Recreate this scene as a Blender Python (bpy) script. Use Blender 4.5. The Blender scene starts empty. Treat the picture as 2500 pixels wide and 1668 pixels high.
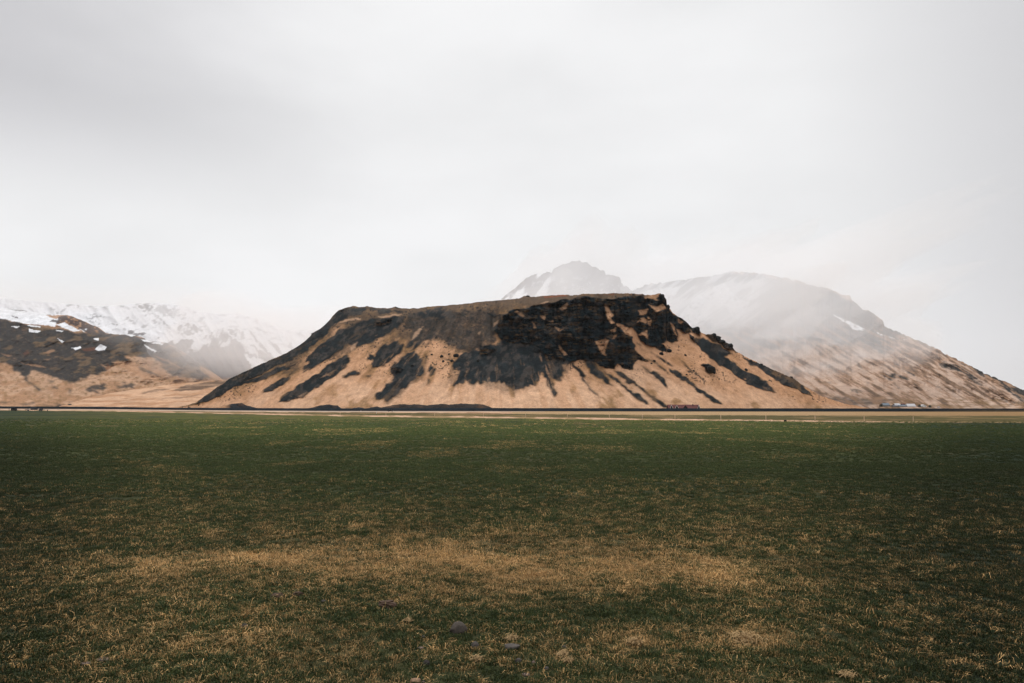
import bpy, bmesh, math, random
import numpy as np

# ---------------------------------------------------------------- camera, sky, sun, exposure
scene = bpy.context.scene
COL = scene.collection
W, H, F = 2500.0, 1668.0, 24.0 / 36.0 * 2500.0
CAM = np.array([0.0, 0.0, 2.6])
PITCH = math.atan((998.0 - H / 2) / F)
ROLL = 0.0028

def rot_x(a):
    c, s = math.cos(a), math.sin(a)
    return np.array([[1, 0, 0], [0, c, -s], [0, s, c]])

def rot_z(a):
    c, s = math.cos(a), math.sin(a)
    return np.array([[c, -s, 0], [s, c, 0], [0, 0, 1]])

ROT = rot_x(math.pi / 2 + PITCH) @ rot_z(ROLL)
cam_data = bpy.data.cameras.new("camera")
cam_data.lens = 24.0
cam_data.sensor_width = 36.0
cam_data.clip_start = 0.1
cam_data.clip_end = 40000.0
cam = bpy.data.objects.new("camera", cam_data)
COL.objects.link(cam)
from mathutils import Matrix, Vector
M4 = Matrix([[*ROT[0], CAM[0]], [*ROT[1], CAM[1]], [*ROT[2], CAM[2]], [0, 0, 0, 1]])
cam.matrix_world = M4
scene.camera = cam

SUN_EL, SUN_AZ = math.radians(56), math.radians(-22)     # azimuth from straight ahead, negative = to the left
sun_data = bpy.data.lights.new("sun", "SUN")
sun_data.energy = 1.5
sun_data.angle = math.radians(14)
sun_data.color = (1.0, 0.97, 0.93)
sun = bpy.data.objects.new("sun", sun_data)
COL.objects.link(sun)
sd = Vector((math.sin(SUN_AZ) * math.cos(SUN_EL), math.cos(SUN_AZ) * math.cos(SUN_EL), math.sin(SUN_EL)))
sun.rotation_euler = (-sd).to_track_quat("-Z", "Y").to_euler()
sun.location = sd * 500

scene.view_settings.view_transform = "Standard"
scene.view_settings.look = "None"
scene.view_settings.exposure = 0.15
scene.view_settings.gamma = 1.0
scene.view_settings.use_curve_mapping = False
scene.render.engine = "CYCLES"
scene.cycles.max_bounces = 10
scene.cycles.diffuse_bounces = 3
scene.cycles.volume_bounces = 5
scene.cycles.use_denoising = True

world = bpy.data.worlds.new("World")
scene.world = world
world.use_nodes = True
wt = world.node_tree
wt.nodes.clear()

def N(tree, kind, **kw):
    n = tree.nodes.new(kind)
    for k, v in kw.items():
        setattr(n, k, v)
    return n

def math_node(tree, op, a, b=None, c=None, clamp=False):
    n = N(tree, "ShaderNodeMath", operation=op)
    n.use_clamp = clamp
    for i, x in enumerate((a, b, c)):
        if x is None:
            continue
        if isinstance(x, (int, float)):
            n.inputs[i].default_value = x
        else:
            tree.links.new(x, n.inputs[i])
    return n.outputs[0]

def map_range(tree, x, a, b, c, d, smooth=True):
    n = N(tree, "ShaderNodeMapRange")
    n.interpolation_type = "SMOOTHSTEP" if smooth else "LINEAR"
    tree.links.new(x, n.inputs[0])
    for i, v in enumerate((a, b, c, d)):
        n.inputs[1 + i].default_value = v
    return n.outputs[0]

def mix_rgb(tree, fac, a, b, blend="MIX"):
    n = N(tree, "ShaderNodeMix", data_type="RGBA", blend_type=blend)
    if isinstance(fac, (int, float)):
        n.inputs[0].default_value = fac
    else:
        tree.links.new(fac, n.inputs[0])
    for i, x in ((6, a), (7, b)):
        if isinstance(x, (tuple, list)):
            n.inputs[i].default_value = (*x[:3], 1.0)
        else:
            tree.links.new(x, n.inputs[i])
    return n.outputs[2]

SKY_STRENGTH = 0.1
sky = N(wt, "ShaderNodeTexSky", sky_type="NISHITA")
sky.sun_disc = False
sky.sun_elevation = SUN_EL
sky.sun_rotation = SUN_AZ
tc = N(wt, "ShaderNodeTexCoord")
sep = N(wt, "ShaderNodeSeparateXYZ")
wt.links.new(tc.outputs["Generated"], sep.inputs[0])
dx, dy, dz = sep.outputs
# overcast deck: brightness over elevation
lum = map_range(wt, dz, 0.52, 1.0, 8.05, 27.0)
# cloud texture, stretched flat
mp = N(wt, "ShaderNodeMapping")
mp.inputs["Scale"].default_value = (1.0, 1.0, 2.6)
wt.links.new(tc.outputs["Generated"], mp.inputs[0])
nz = N(wt, "ShaderNodeTexNoise")
nz.inputs["Scale"].default_value = 2.1
nz.inputs["Detail"].default_value = 5.0
nz.inputs["Roughness"].default_value = 0.5
wt.links.new(mp.outputs[0], nz.inputs["Vector"])
cl = map_range(wt, nz.outputs["Fac"], 0.3, 0.7, 0.94, 1.05)
# grey rain cloud standing to the left, right: thin cloud, mostly lens vignetting painted into the sky
az = math_node(wt, "ARCTAN2", dx, dy)
warp = math_node(wt, "MULTIPLY_ADD", nz.outputs["Fac"], 0.22, -0.11)
azw = math_node(wt, "ADD", az, warp)
elw = math_node(wt, "MULTIPLY_ADD", nz.outputs["Fac"], 0.10, -0.05)
elw = math_node(wt, "ADD", elw, dz)
left = map_range(wt, azw, -0.72, -0.16, 1.0, 0.0)
lowc = map_range(wt, elw, 0.225, 0.375, 0.0, 1.0)
grey_left = math_node(wt, "MULTIPLY", left, lowc)
grey_left = math_node(wt, "MULTIPLY", grey_left, 0.29)
right = map_range(wt, azw, 0.38, 0.75, 0.0, 0.24)
dim = math_node(wt, "SUBTRACT", 1.0, grey_left)
dim = math_node(wt, "MULTIPLY", dim, math_node(wt, "SUBTRACT", 1.0, right))
L = math_node(wt, "MULTIPLY", math_node(wt, "MULTIPLY", lum, cl), dim)
tint = mix_rgb(wt, math_node(wt, "ADD", grey_left, right, clamp=True), (1.0, 1.0, 1.0), (0.93, 0.90, 0.97))
vm = N(wt, "ShaderNodeVectorMath", operation="SCALE")
wt.links.new(tint, vm.inputs[0])
wt.links.new(L, vm.inputs["Scale"])
skymix = mix_rgb(wt, 0.96, sky.outputs[0], vm.outputs[0])
bg = N(wt, "ShaderNodeBackground")
bg.inputs["Strength"].default_value = SKY_STRENGTH
wt.links.new(skymix, bg.inputs[0])
wo = N(wt, "ShaderNodeOutputWorld")
wt.links.new(bg.outputs[0], wo.inputs[0])

# ---------------------------------------------------------------- surveying helpers: photo measurements -> world
def rays(u, v):
    u, v = np.broadcast_arrays(np.asarray(u, float), np.asarray(v, float))
    c = np.stack([(u - W / 2) / F, (H / 2 - v) / F, -np.ones_like(u)], -1)
    return c @ ROT.T

def at(u, v, Y):
    d = rays(u, v)
    return CAM + d * (np.asarray(Y) / d[..., 1])[..., None]

def ground(u, v, z=0.0):
    d = rays(u, v)
    t = (z - CAM[2]) / d[..., 2]
    return CAM + d * t[..., None]

def project(P):
    c = (np.asarray(P) - CAM) @ ROT
    w = np.maximum(-c[..., 2], 1e-3)
    return W / 2 + F * c[..., 0] / w, H / 2 - F * c[..., 1] / w

def horizon(u):
    return 994.5 + 0.0028 * np.asarray(u, float)

def curve(pts):
    p = np.array(pts, float)
    return lambda u: np.interp(u, p[:, 0], p[:, 1])

# ---------------------------------------------------------------- numpy noise
def _hash(ix, iy, seed):
    h = (ix.astype(np.int64) * 374761393 + iy.astype(np.int64) * 668265263 + seed * 1442695041) & 0xFFFFFFFF
    h = ((h ^ (h >> 13)) * 1274126177) & 0xFFFFFFFF
    h = ((h ^ (h >> 16)) * 2246822519) & 0xFFFFFFFF
    h = h ^ (h >> 15)
    return h.astype(np.float64) / 4294967295.0

def vnoise(x, y, seed=0):
    x, y = np.broadcast_arrays(np.asarray(x, float), np.asarray(y, float))
    ix, iy = np.floor(x), np.floor(y)
    fx, fy = x - ix, y - iy
    fx = fx * fx * fx * (fx * (fx * 6 - 15) + 10)
    fy = fy * fy * fy * (fy * (fy * 6 - 15) + 10)
    a, b = _hash(ix, iy, seed), _hash(ix + 1, iy, seed)
    c, d = _hash(ix, iy + 1, seed), _hash(ix + 1, iy + 1, seed)
    return (a + (b - a) * fx) * (1 - fy) + (c + (d - c) * fx) * fy

def fbm(x, y, seed=0, octaves=4, gain=0.5):
    s, a, t = 0.0, 1.0, 0.0
    for o in range(octaves):
        k = 2.0 ** o
        cs, sn = math.cos(o * 0.7), math.sin(o * 0.7)
        s = s + a * vnoise((x * cs - y * sn) * k + 17.3 * o, (x * sn + y * cs) * k - 9.1 * o, seed + o)
        t += a
        a *= gain
    return s / t

def ridged(x, y, seed=0, octaves=4, gain=0.5):
    s, a, t = 0.0, 1.0, 0.0
    for o in range(octaves):
        k = 2.0 ** o
        s = s + a * (1 - np.abs(2 * vnoise(x * k + 5.7 * o, y * k + 3.3 * o, seed + o) - 1))
        t += a
        a *= gain
    return s / t

def sstep(a, b, x):
    t = np.clip((x - a) / (b - a), 0, 1)
    return t * t * (3 - 2 * t)

def inside(u, v, poly):
    p = np.array(poly, float)
    out = np.zeros(u.shape, bool)
    sel = (u > p[:, 0].min()) & (u < p[:, 0].max()) & (v > p[:, 1].min()) & (v < p[:, 1].max())
    if not sel.any():
        return out
    x, y = u[sel], v[sel]
    r = np.zeros(x.shape, bool)
    x0, y0 = p[-1]
    for x1, y1 in p:
        cond = (y1 > y) != (y0 > y)
        with np.errstate(divide="ignore", invalid="ignore"):
            xi = (x0 - x1) * (y - y1) / (y0 - y1 + 1e-12) + x1
        r ^= cond & (x < xi)
        x0, y0 = x1, y1
    out[sel] = r
    return out

def blur(a, n):
    for _ in range(n):
        p = np.pad(a, 1, mode="edge")
        a = (p[:-2, 1:-1] + 2 * p[1:-1, 1:-1] + p[2:, 1:-1]) / 4
        p = np.pad(a, 1, mode="edge")
        a = (p[1:-1, :-2] + 2 * p[1:-1, 1:-1] + p[1:-1, 2:]) / 4
    return a

def layer(u, v, polys, wu, wv, soft=1):
    """Patches of ground cover as an attribute field; wu/wv = ragged offsets of their edges."""
    m = np.zeros(u.shape)
    for strength, poly in polys:
        m = np.maximum(m, strength * inside(u + wu, v + wv, poly))
    return blur(m, soft) if soft else m

def lerp(a, b, t):
    return a + (np.asarray(b) - a) * t[..., None]

# ---------------------------------------------------------------- mesh helpers
def tag(o, label=None, cat=None, group=None, kind=None):
    for k, v in (("label", label), ("category", cat), ("group", group), ("kind", kind)):
        if v:
            o[k] = v
    return o

def link(name, me, mat=None, parent=None, loc=None):
    o = bpy.data.objects.new(name, me)
    COL.objects.link(o)
    if mat is not None and me is not None:
        me.materials.append(mat)
    if parent is not None:
        o.parent = parent
    if loc is not None:
        o.location = loc
    return o

def empty(name, loc, rz=0.0):
    o = bpy.data.objects.new(name, None)
    o.empty_display_size = 0.5
    COL.objects.link(o)
    o.location = loc
    o.rotation_euler = (0, 0, rz)
    return o

def raw_mesh(name, verts, faces, smooth=True):
    """verts (n,3); faces (m,k) all the same k."""
    me = bpy.data.meshes.new(name)
    v = np.asarray(verts, np.float32)
    f = np.asarray(faces, np.int32)
    k = f.shape[1]
    me.vertices.add(len(v))
    me.vertices.foreach_set("co", v.ravel())
    me.loops.add(f.size)
    me.loops.foreach_set("vertex_index", f.ravel())
    me.polygons.add(len(f))
    me.polygons.foreach_set("loop_start", np.arange(0, f.size, k, dtype=np.int32))
    me.polygons.foreach_set("use_smooth", np.full(len(f), smooth))
    me.update(calc_edges=True)
    return me

def add_color(me, name, rgb):
    a = me.attributes.new(name, "FLOAT_COLOR", "POINT")
    c = np.ones((len(rgb), 4), np.float32)
    c[:, :3] = rgb
    a.data.foreach_set("color", c.ravel())

def add_float(me, name, val):
    a = me.attributes.new(name, "FLOAT", "POINT")
    a.data.foreach_set("value", np.asarray(val, np.float32).ravel())

def grid_faces(nr, nc, wrap=False):
    idx = np.arange(nr * nc).reshape(nr, nc)
    if wrap:
        idx = np.concatenate([idx, idx[:, :1]], 1)
    return np.stack([idx[:-1, :-1], idx[:-1, 1:], idx[1:, 1:], idx[1:, :-1]], -1).reshape(-1, 4)

class MB:
    """Collects boxes, prisms, tubes; build() links them as one mesh object."""
    def __init__(self):
        self.v, self.f = [], []
    def add(self, vs, fs):
        n = len(self.v)
        self.v += [tuple(map(float, x)) for x in vs]
        self.f += [tuple(i + n for i in f) for f in fs]
        return self
    def box(self, c, s, rz=0.0):
        cx, cy, cz = c
        hx, hy, hz = s[0] / 2, s[1] / 2, s[2] / 2
        cr, sr = math.cos(rz), math.sin(rz)
        vs = []
        for z in (-hz, hz):
            for x, y in ((-hx, -hy), (hx, -hy), (hx, hy), (-hx, hy)):
                vs.append((cx + x * cr - y * sr, cy + x * sr + y * cr, cz + z))
        return self.add(vs, [(3, 2, 1, 0), (4, 5, 6, 7), (0, 1, 5, 4), (1, 2, 6, 5), (2, 3, 7, 6), (3, 0, 4, 7)])
    def prism_y(self, prof, y0, y1):
        n = len(prof)
        vs = [(x, y0, z) for x, z in prof] + [(x, y1, z) for x, z in prof]
        return self.add(vs, [tuple(range(n)), tuple(range(2 * n - 1, n - 1, -1))] + [(i, i + n, (i + 1) % n + n, (i + 1) % n) for i in range(n)])
    def prism_x(self, prof, x0, x1):
        n = len(prof)
        vs = [(x0, y, z) for y, z in prof] + [(x1, y, z) for y, z in prof]
        return self.add(vs, [tuple(range(n - 1, -1, -1)), tuple(range(n, 2 * n))] + [(i, (i + 1) % n, (i + 1) % n + n, i + n) for i in range(n)])
    def tube(self, a, b, r0, r1=None, n=8):
        a, b = Vector(a), Vector(b)
        r1 = r0 if r1 is None else r1
        d = (b - a).normalized()
        x = d.orthogonal().normalized()
        y = d.cross(x)
        vs = []
        for p, r in ((a, r0), (b, r1)):
            for i in range(n):
                t = 2 * math.pi * i / n
                vs.append(p + x * (r * math.cos(t)) + y * (r * math.sin(t)))
        return self.add(vs, [tuple(range(n - 1, -1, -1)), tuple(range(n, 2 * n))] + [(i, (i + 1) % n, (i + 1) % n + n, i + n) for i in range(n)])
    def build(self, name, mat, parent=None, smooth=False):
        me = bpy.data.meshes.new(name)
        me.from_pydata(self.v, [], self.f)
        bm = bmesh.new()
        bm.from_mesh(me)
        bmesh.ops.recalc_face_normals(bm, faces=bm.faces)
        bm.to_mesh(me)
        bm.free()
        if smooth:
            me.polygons.foreach_set("use_smooth", np.full(len(me.polygons), True))
        me.update()
        return link(name, me, mat, parent)

# ---------------------------------------------------------------- materials
def new_mat(name):
    m = bpy.data.materials.new(name)
    m.use_nodes = True
    t = m.node_tree
    b = t.nodes["Principled BSDF"]
    b.inputs["Roughness"].default_value = 0.95
    b.inputs["Specular IOR Level"].default_value = 0.15
    return m, t, b

def noise(t, vec, scale, detail=4.0, rough=0.6):
    n = N(t, "ShaderNodeTexNoise")
    n.inputs["Scale"].default_value = scale
    n.inputs["Detail"].default_value = detail
    n.inputs["Roughness"].default_value = rough
    if vec is not None:
        t.links.new(vec, n.inputs["Vector"])
    return n.outputs["Fac"]

def flat_mat(name, rgb, rough=0.8, var=0.12, scale=6.0, metal=0.0):
    m, t, b = new_mat(name)
    c = N(t, "ShaderNodeTexCoord").outputs["Object"]
    k = map_range(t, noise(t, c, scale), 0.3, 0.7, 1 - var, 1 + var, False)
    vmul = N(t, "ShaderNodeVectorMath", operation="SCALE")
    vmul.inputs[0].default_value = rgb
    t.links.new(k, vmul.inputs["Scale"])
    t.links.new(vmul.outputs[0], b.inputs["Base Color"])
    b.inputs["Roughness"].default_value = rough
    b.inputs["Metallic"].default_value = metal
    return m

def land_mat(name, fine, coarse, bump, var=0.28):
    """Ground cover colour from the mesh, broken up by grain of the given sizes in metres."""
    m, t, b = new_mat(name)
    at_ = N(t, "ShaderNodeAttribute", attribute_name="cover")
    pos = N(t, "ShaderNodeNewGeometry").outputs["Position"]
    n1 = noise(t, pos, 1.0 / coarse, 5.0, 0.65)
    n2 = noise(t, pos, 1.0 / fine, 3.0, 0.7)
    k = math_node(t, "MULTIPLY", map_range(t, n1, 0.3, 0.7, 1 - var, 1 + var, False), map_range(t, n2, 0.25, 0.75, 1 - var, 1 + var, False))
    vmul = N(t, "ShaderNodeVectorMath", operation="SCALE")
    t.links.new(at_.outputs["Color"], vmul.inputs[0])
    t.links.new(k, vmul.inputs["Scale"])
    t.links.new(vmul.outputs[0], b.inputs["Base Color"])
    bp = N(t, "ShaderNodeBump")
    bp.inputs["Strength"].default_value = 0.8
    bp.inputs["Distance"].default_value = bump
    t.links.new(n2, bp.inputs["Height"])
    t.links.new(bp.outputs[0], b.inputs["Normal"])
    b.inputs["Specular IOR Level"].default_value = 0.05
    return m

TAN = np.array([0.475, 0.300, 0.190])
TAN2 = np.array([0.385, 0.220, 0.125])
OCHRE = np.array([0.150, 0.088, 0.036])
BROWN = np.array([0.048, 0.034, 0.025])
HEATH = np.array([0.0080, 0.0112, 0.0125])
CLIFF = np.array([0.0065, 0.0120, 0.0148])
RUST = np.array([0.15, 0.05, 0.022])
SNOW = np.array([0.60, 0.605, 0.62])
ROCK = np.array([0.055, 0.046, 0.046])

# ---------------------------------------------------------------- hills
def hill(name, sil, u0, u1, nu, nv, yfoot, cot_fn, cover_fn, disp_fn, mat, back=300.0, sil_noise=1.0, seed=1, tpow=1.0):
    U = np.linspace(u0, u1, nu)
    sn = (fbm(U / 9.0, U * 0 + 3.1, seed, 4) - 0.5) * 2 * sil_noise + (fbm(U / 2.5, U * 0 + 1.1, seed + 5, 2) - 0.5) * sil_noise
    yf = yfoot(U)
    vf = horizon(U) + (CAM[2] + 1.0) * F / yf
    vt = np.minimum(curve(sil)(U) + sn, vf - 0.02)
    T = np.linspace(0, 1, nv) ** tpow
    u = np.repeat(U[None], nv, 0)
    v = vf[None] + (vt - vf)[None] * T[:, None]
    t = np.repeat(T[:, None], nu, 1)
    d = rays(u, v)
    e = d[..., 2] / d[..., 1]
    cot = cot_fn(u, v, t)
    Y = np.zeros_like(u)
    Y[0] = yf
    Z0 = CAM[2] + Y[0] * e[0]
    for k in range(1, nv):
        den = np.maximum(1 - cot[k] * e[k], 0.12)
        Y[k] = np.maximum((Y[k - 1] + cot[k] * (CAM[2] - Z0)) / den, Y[k - 1] + 0.01)
        Z0 = CAM[2] + Y[k] * e[k]
    Y = Y + disp_fn(u, v, t)
    P = CAM + d * (Y / d[..., 1])[..., None]
    col = cover_fn(u, v, t, P)
    rim = P[-1]
    hz = np.maximum(rim[:, 2] + 1, 0)
    rows, cols = [P], [col]
    for dyk, zk in ((0.03, 0.995), (0.12, 0.97), (0.3, 0.9), (0.6, 0.72), (1.0, 0.35), (1.4, -0.01)):
        q = rim.copy()
        q[:, 1] += back * dyk
        q[:, 0] *= 1 + back * dyk / np.maximum(rim[:, 1], 1) * 0.5
        q[:, 2] = -1 + hz * zk
        rows.append(q[None])
        cols.append(col[-1:])
    A = np.concatenate(rows, 0)
    C = np.concatenate(cols, 0)
    me = raw_mesh(name, A.reshape(-1, 3), grid_faces(A.shape[0], nu))
    add_color(me, "cover", C.reshape(-1, 3))
    o = link(name, me, mat)
    tag(o, kind="structure")
    def find(uu, vv):
        iu = int(np.clip(np.searchsorted(U, uu), 0, nu - 1))
        k = int(np.argmin(np.abs(v[:, iu] - vv)))
        return Vector(P[k, iu])
    return o, find

mat_mesa = land_mat("mesa cover", 2.0, 9.0, 0.8, 0.25)
mat_far = land_mat("far hill cover", 5.0, 32.0, 2.0, 0.2)
mat_snow = land_mat("snow mountain cover", 9.0, 60.0, 3.0, 0.08)

# --- the table mountain
MESA_SIL = [(380,1004),(425,999),(480,982),(500,967),(560,925),(640,888),(700,862),(740,837),(750,828),(762,815),(785,800),(805,782),(820,762),(832,756),(850,750),(862,747),(880,750),(895,748),(920,752),(950,753),(965,749),(972,752),(990,753),(1020,753),(1040,750),(1100,745),(1150,740),(1190,735),(1230,732),(1250,731),(1270,728),(1280,723),(1288,722),(1295,725),(1340,722),(1375,719),(1390,721),(1410,720),(1424,718),(1450,718),(1500,716),(1540,717),(1562,718),(1568,717),(1574,721),(1590,721),(1605,717),(1612,716),(1620,722),(1627,731),(1628,745),(1635,753),(1643,765),(1655,773),(1665,778),(1680,790),(1690,802),(1696,800),(1700,797),(1706,802),(1712,812),(1725,817),(1735,816),(1745,815),(1755,825),(1765,832),(1778,838),(1786,843),(1795,857),(1830,876),(1860,890),(1900,908),(1925,920),(1932,921),(1960,940),(2000,965),(2060,985),(2110,995),(2180,1005)]
M_CLIFF = [
 (1, [(1209,807),(1214,777),(1244,759),(1286,750),(1357,738),(1400,729),(1423,722),(1440,726),(1506,728),(1566,722),(1575,730),(1600,733),(1628,740),(1640,765),(1655,800),(1658,832),(1640,838),(1625,832),(1618,838),(1625,850),(1638,860),(1622,860),(1600,850),(1580,842),(1563,830),(1555,815),(1540,800),(1530,812),(1548,828),(1550,850),(1565,870),(1580,880),(1583,886),(1560,880),(1548,885),(1546,902),(1535,903),(1510,890),(1500,898),(1470,895),(1440,880),(1415,880),(1385,882),(1340,870),(1300,840),(1225,840)]),
 (1, [(1600,718),(1613,715),(1622,722),(1629,732),(1629,746),(1610,738),(1604,727)]),
 (1, [(1640,765),(1660,772),(1680,785),(1692,800),(1690,812),(1672,815),(1655,805)]),
 (1, [(1690,800),(1705,796),(1714,812),(1707,820),(1695,815)]),
 (1, [(1683,815),(1692,823),(1704,836),(1690,832)]),
 (.9, [(1718,814),(1745,814),(1762,830),(1787,842),(1802,860),(1780,855),(1750,836),(1730,824)]),
 (1, [(1708,893),(1725,888),(1735,890),(1746,905),(1745,913),(1735,911),(1722,904)]),
 (.9, [(1187,767),(1220,771),(1250,759),(1290,751),(1291,754),(1252,763),(1221,775),(1188,770)]),
 (.9, [(1170,845),(1200,838),(1215,855),(1195,862),(1178,872),(1172,862)]),
 (.9, [(912,790),(930,782),(960,780),(955,790),(930,796),(915,798)]),
 (.9, [(954,902),(975,893),(985,902),(965,912)]),
]
M_LEDGE = [
 (1, [(1452,832),(1475,828),(1487,832),(1478,848),(1475,860),(1479,872),(1468,860),(1458,845)]),
 (1, [(1478,740),(1485,750),(1492,765),(1498,772),(1492,778),(1500,790),(1492,792),(1482,780),(1480,762),(1476,748)]),
 (1, [(1505,789),(1520,794),(1540,802),(1549,815),(1561,830),(1573,842),(1592,861),(1575,860),(1554,840),(1544,824),(1530,819),(1518,808)]),
 (1, [(1583,744),(1600,748),(1620,744),(1626,752),(1605,761),(1595,753)]),
 (1, [(1560,757),(1585,754),(1576,766),(1560,769)]),
 (.9, [(1554,792),(1570,774),(1582,783),(1577,792),(1565,785)]),
 (.9, [(1582,774),(1591,780),(1589,798),(1583,791)]),
 (1, [(1558,816),(1580,809),(1581,827),(1570,821)]),
 (.9, [(1573,719),(1600,721),(1610,716),(1608,728),(1590,728)]),
 (.55, [(1364,754),(1383,741),(1386,752),(1375,758)]),
 (.7, [(1317,769),(1331,771),(1329,783),(1321,777)]),
 (.6, [(1345,780),(1352,784),(1349,790),(1343,785)]),
 (.6, [(1296,785),(1306,795),(1312,803),(1303,804)]),
 (.5, [(1255,762),(1262,758),(1280,772),(1276,774)]),
 (.6, [(1365,842),(1372,850),(1386,866),(1380,867),(1368,855)]),
 (.6, [(1490,808),(1504,800),(1500,812)]),
 (.6, [(1498,820),(1505,817),(1500,828),(1494,830)]),
 (.8, [(1640,790),(1646,795),(1652,812),(1655,822),(1648,815),(1642,803)]),
 (.7, [(1655,778),(1668,785),(1664,793),(1655,788)]),
 (.7, [(1355,800),(1372,804),(1380,803),(1365,810)]),
]
M_HEATH = [
 (1, [(475,986),(500,966),(560,925),(640,888),(690,865),(740,836),(765,812),(800,783),(825,758),(845,752),(835,775),(815,795),(800,815),(775,835),(745,858),(700,885),(650,905),(600,932),(560,953),(510,980)]),
 (.85, [(749,871),(782,844),(821,811),(882,783),(920,775),(976,772),(987,777),(976,797),(942,816),(904,838),(870,849),(854,838),(832,855),(810,871),(782,888),(754,905),(732,910),(743,891)]),
 (1, [(677,986),(691,966),(727,941),(765,919),(799,891),(826,874),(846,871),(848,888),(832,905),(799,930),(760,957),(727,974),(704,982)]),
 (.85, [(638,960),(660,941),(699,919),(716,905),(707,921),(688,941),(660,957)]),
 (.95, [(732,907),(754,888),(793,866),(821,849),(821,863),(782,883),(754,899)]),
 (.85, [(577,943),(627,921),(660,905),(699,894),(727,888),(710,899),(671,913),(627,932),(588,943)]),
 (1, [(912,872),(930,846),(953,835),(970,838),(983,849),(976,860),(956,877),(937,893),(912,890)]),
 (1, [(959,891),(976,872),(1000,860),(1014,863),(1025,883),(1034,899),(1028,916),(1014,924),(995,941),(976,957),(948,977),(926,979),(917,966),(937,949),(942,938),(962,927),(953,907)]),
 (1, [(884,882),(898,866),(912,868),(906,879)]),
 (.9, [(1045,905),(1053,891),(1064,896),(1061,916),(1050,919)]),
 (.7, [(1042,938),(1047,924),(1052,930),(1047,941)]),
 (.9, [(995,850),(1003,832),(1012,832),(1008,845)]), (.9, [(1008,852),(1022,832),(1026,836),(1018,850),(1002,858)]),
 (.8, [(826,760),(860,748),(890,753),(885,768),(850,774),(832,786)]),
 (.8, [(898,754),(960,757),(995,758),(970,765),(920,762)]),
 (.85, [(1010,768),(1050,753),(1090,757),(1110,775),(1050,776)]),
 (.62, [(1000,765),(1050,760),(1120,757),(1190,755),(1212,765),(1212,800),(1205,835),(1170,848),(1150,862),(1130,852),(1110,840),(1090,845),(1075,825),(1060,828),(1040,836),(1010,836),(1000,820),(1010,805),(985,795)]),
 (1, [(1101,893),(1119,869),(1167,854),(1220,834),(1298,834),(1357,869),(1400,884),(1372,896),(1378,908),(1364,930),(1346,923),(1325,906),(1313,928),(1286,947),(1259,956),(1238,941),(1220,929),(1191,932),(1173,941),(1161,935),(1143,938),(1125,941),(1107,937),(1125,908)]),
 (.95, [(1691,825),(1717,827),(1759,845),(1785,863),(1775,871),(1801,895),(1838,913),(1864,927),(1890,957),(1864,953),(1827,936),(1785,907),(1754,891),(1733,870),(1707,849)]),
 (.9, [(1811,872),(1838,879),(1864,888),(1890,902),(1929,919),(1958,940),(1983,967),(1942,951),(1890,925),(1864,906),(1832,890)]),
 (.95, [(1634,900),(1660,910),(1681,929),(1707,949),(1738,968),(1757,983),(1744,984),(1712,965),(1686,941),(1655,919)]),
 (.9, [(1581,900),(1602,910),(1621,923),(1636,944),(1626,944),(1608,926)]),
 (.9, [(1423,876),(1446,876),(1461,902),(1485,928),(1502,946),(1477,934),(1447,911),(1429,890)]),
 (.95, [(1457,891),(1506,925),(1548,957),(1592,992),(1578,991),(1530,952),(1489,919)]),
 (.95, [(1492,897),(1524,915),(1554,939),(1592,965),(1634,990),(1617,991),(1593,973),(1548,943),(1512,918)]),
 (1, [(1323,903),(1337,912),(1350,938),(1357,956),(1352,967),(1343,955)]),
 (.9, [(1391,882),(1411,894),(1431,917),(1423,921),(1408,905)]),
 (.8, [(1420,915),(1430,935),(1450,955),(1468,978),(1458,968),(1440,952),(1424,932)]),
 (.9, [(1551,832),(1572,852),(1574,857),(1560,848)]),
 (.9, [(1592,860),(1616,873),(1650,897),(1640,895),(1612,878)]),
 (.8, [(1650,870),(1690,905),(1720,930),(1712,928),(1680,902)]),
 (.7, [(1575,872),(1600,885),(1640,915),(1620,905)]),
 (.8, [(1560,893),(1585,905),(1600,915),(1580,908)]),
 (.8, [(840,915),(858,905),(885,905),(880,912),(850,919)]), (.8, [(890,917),(905,912),(902,919)]),
]
M_BROWN = [
 (.85, [(985,770),(1090,757),(1200,735),(1280,726),(1400,720),(1575,716),(1575,735),(1400,740),(1300,750),(1215,762),(1212,810),(1200,850),(1140,870),(1105,850),(1085,850),(1070,830),(1040,842),(1000,848),(960,812),(900,838),(860,860),(800,880),(740,900),(760,870),(800,830),(840,800),(900,778)]),
 (.6, [(820,770),(850,748),(1000,753),(1100,745),(1100,760),(980,772),(860,790),(800,820)]),
 (.7, [(915,965),(945,935),(985,900),(1040,880),(1040,920),(1000,945),(950,985)]),
 (.8, [(1360,868),(1385,880),(1395,905),(1370,932),(1345,925),(1340,890)]),
 (.6, [(1090,940),(1100,890),(1140,860),(1250,920),(1300,955),(1250,962),(1180,945)]),
]
M_BRIGHT = [
 (.9, [(828,786),(850,778),(880,776),(880,781),(850,783),(830,789)]), (.9, [(918,772),(950,770),(985,765),(970,771),(935,776)]),
 (.8, [(855,849),(873,832),(868,850),(858,856)]), (.7, [(1012,812),(1030,798),(1035,796),(1020,818),(1005,832)]),
 (.7, [(1205,790),(1218,780),(1214,790),(1204,800)]), (.7, [(1166,815),(1175,808),(1170,820)]),
 (.8, [(1318,743),(1335,736),(1340,738),(1325,744)]),
]
M_RED = [(.9, [(1325,723.5),(1380,719),(1388,724),(1350,726),(1330,728)]), (.5, [(1470,718),(1500,716),(1500,722)])]

def fan(u, v):
    du, dv = u - 1195.0, v - 610.0
    return np.arctan2(du, dv), np.hypot(du, dv)

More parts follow.
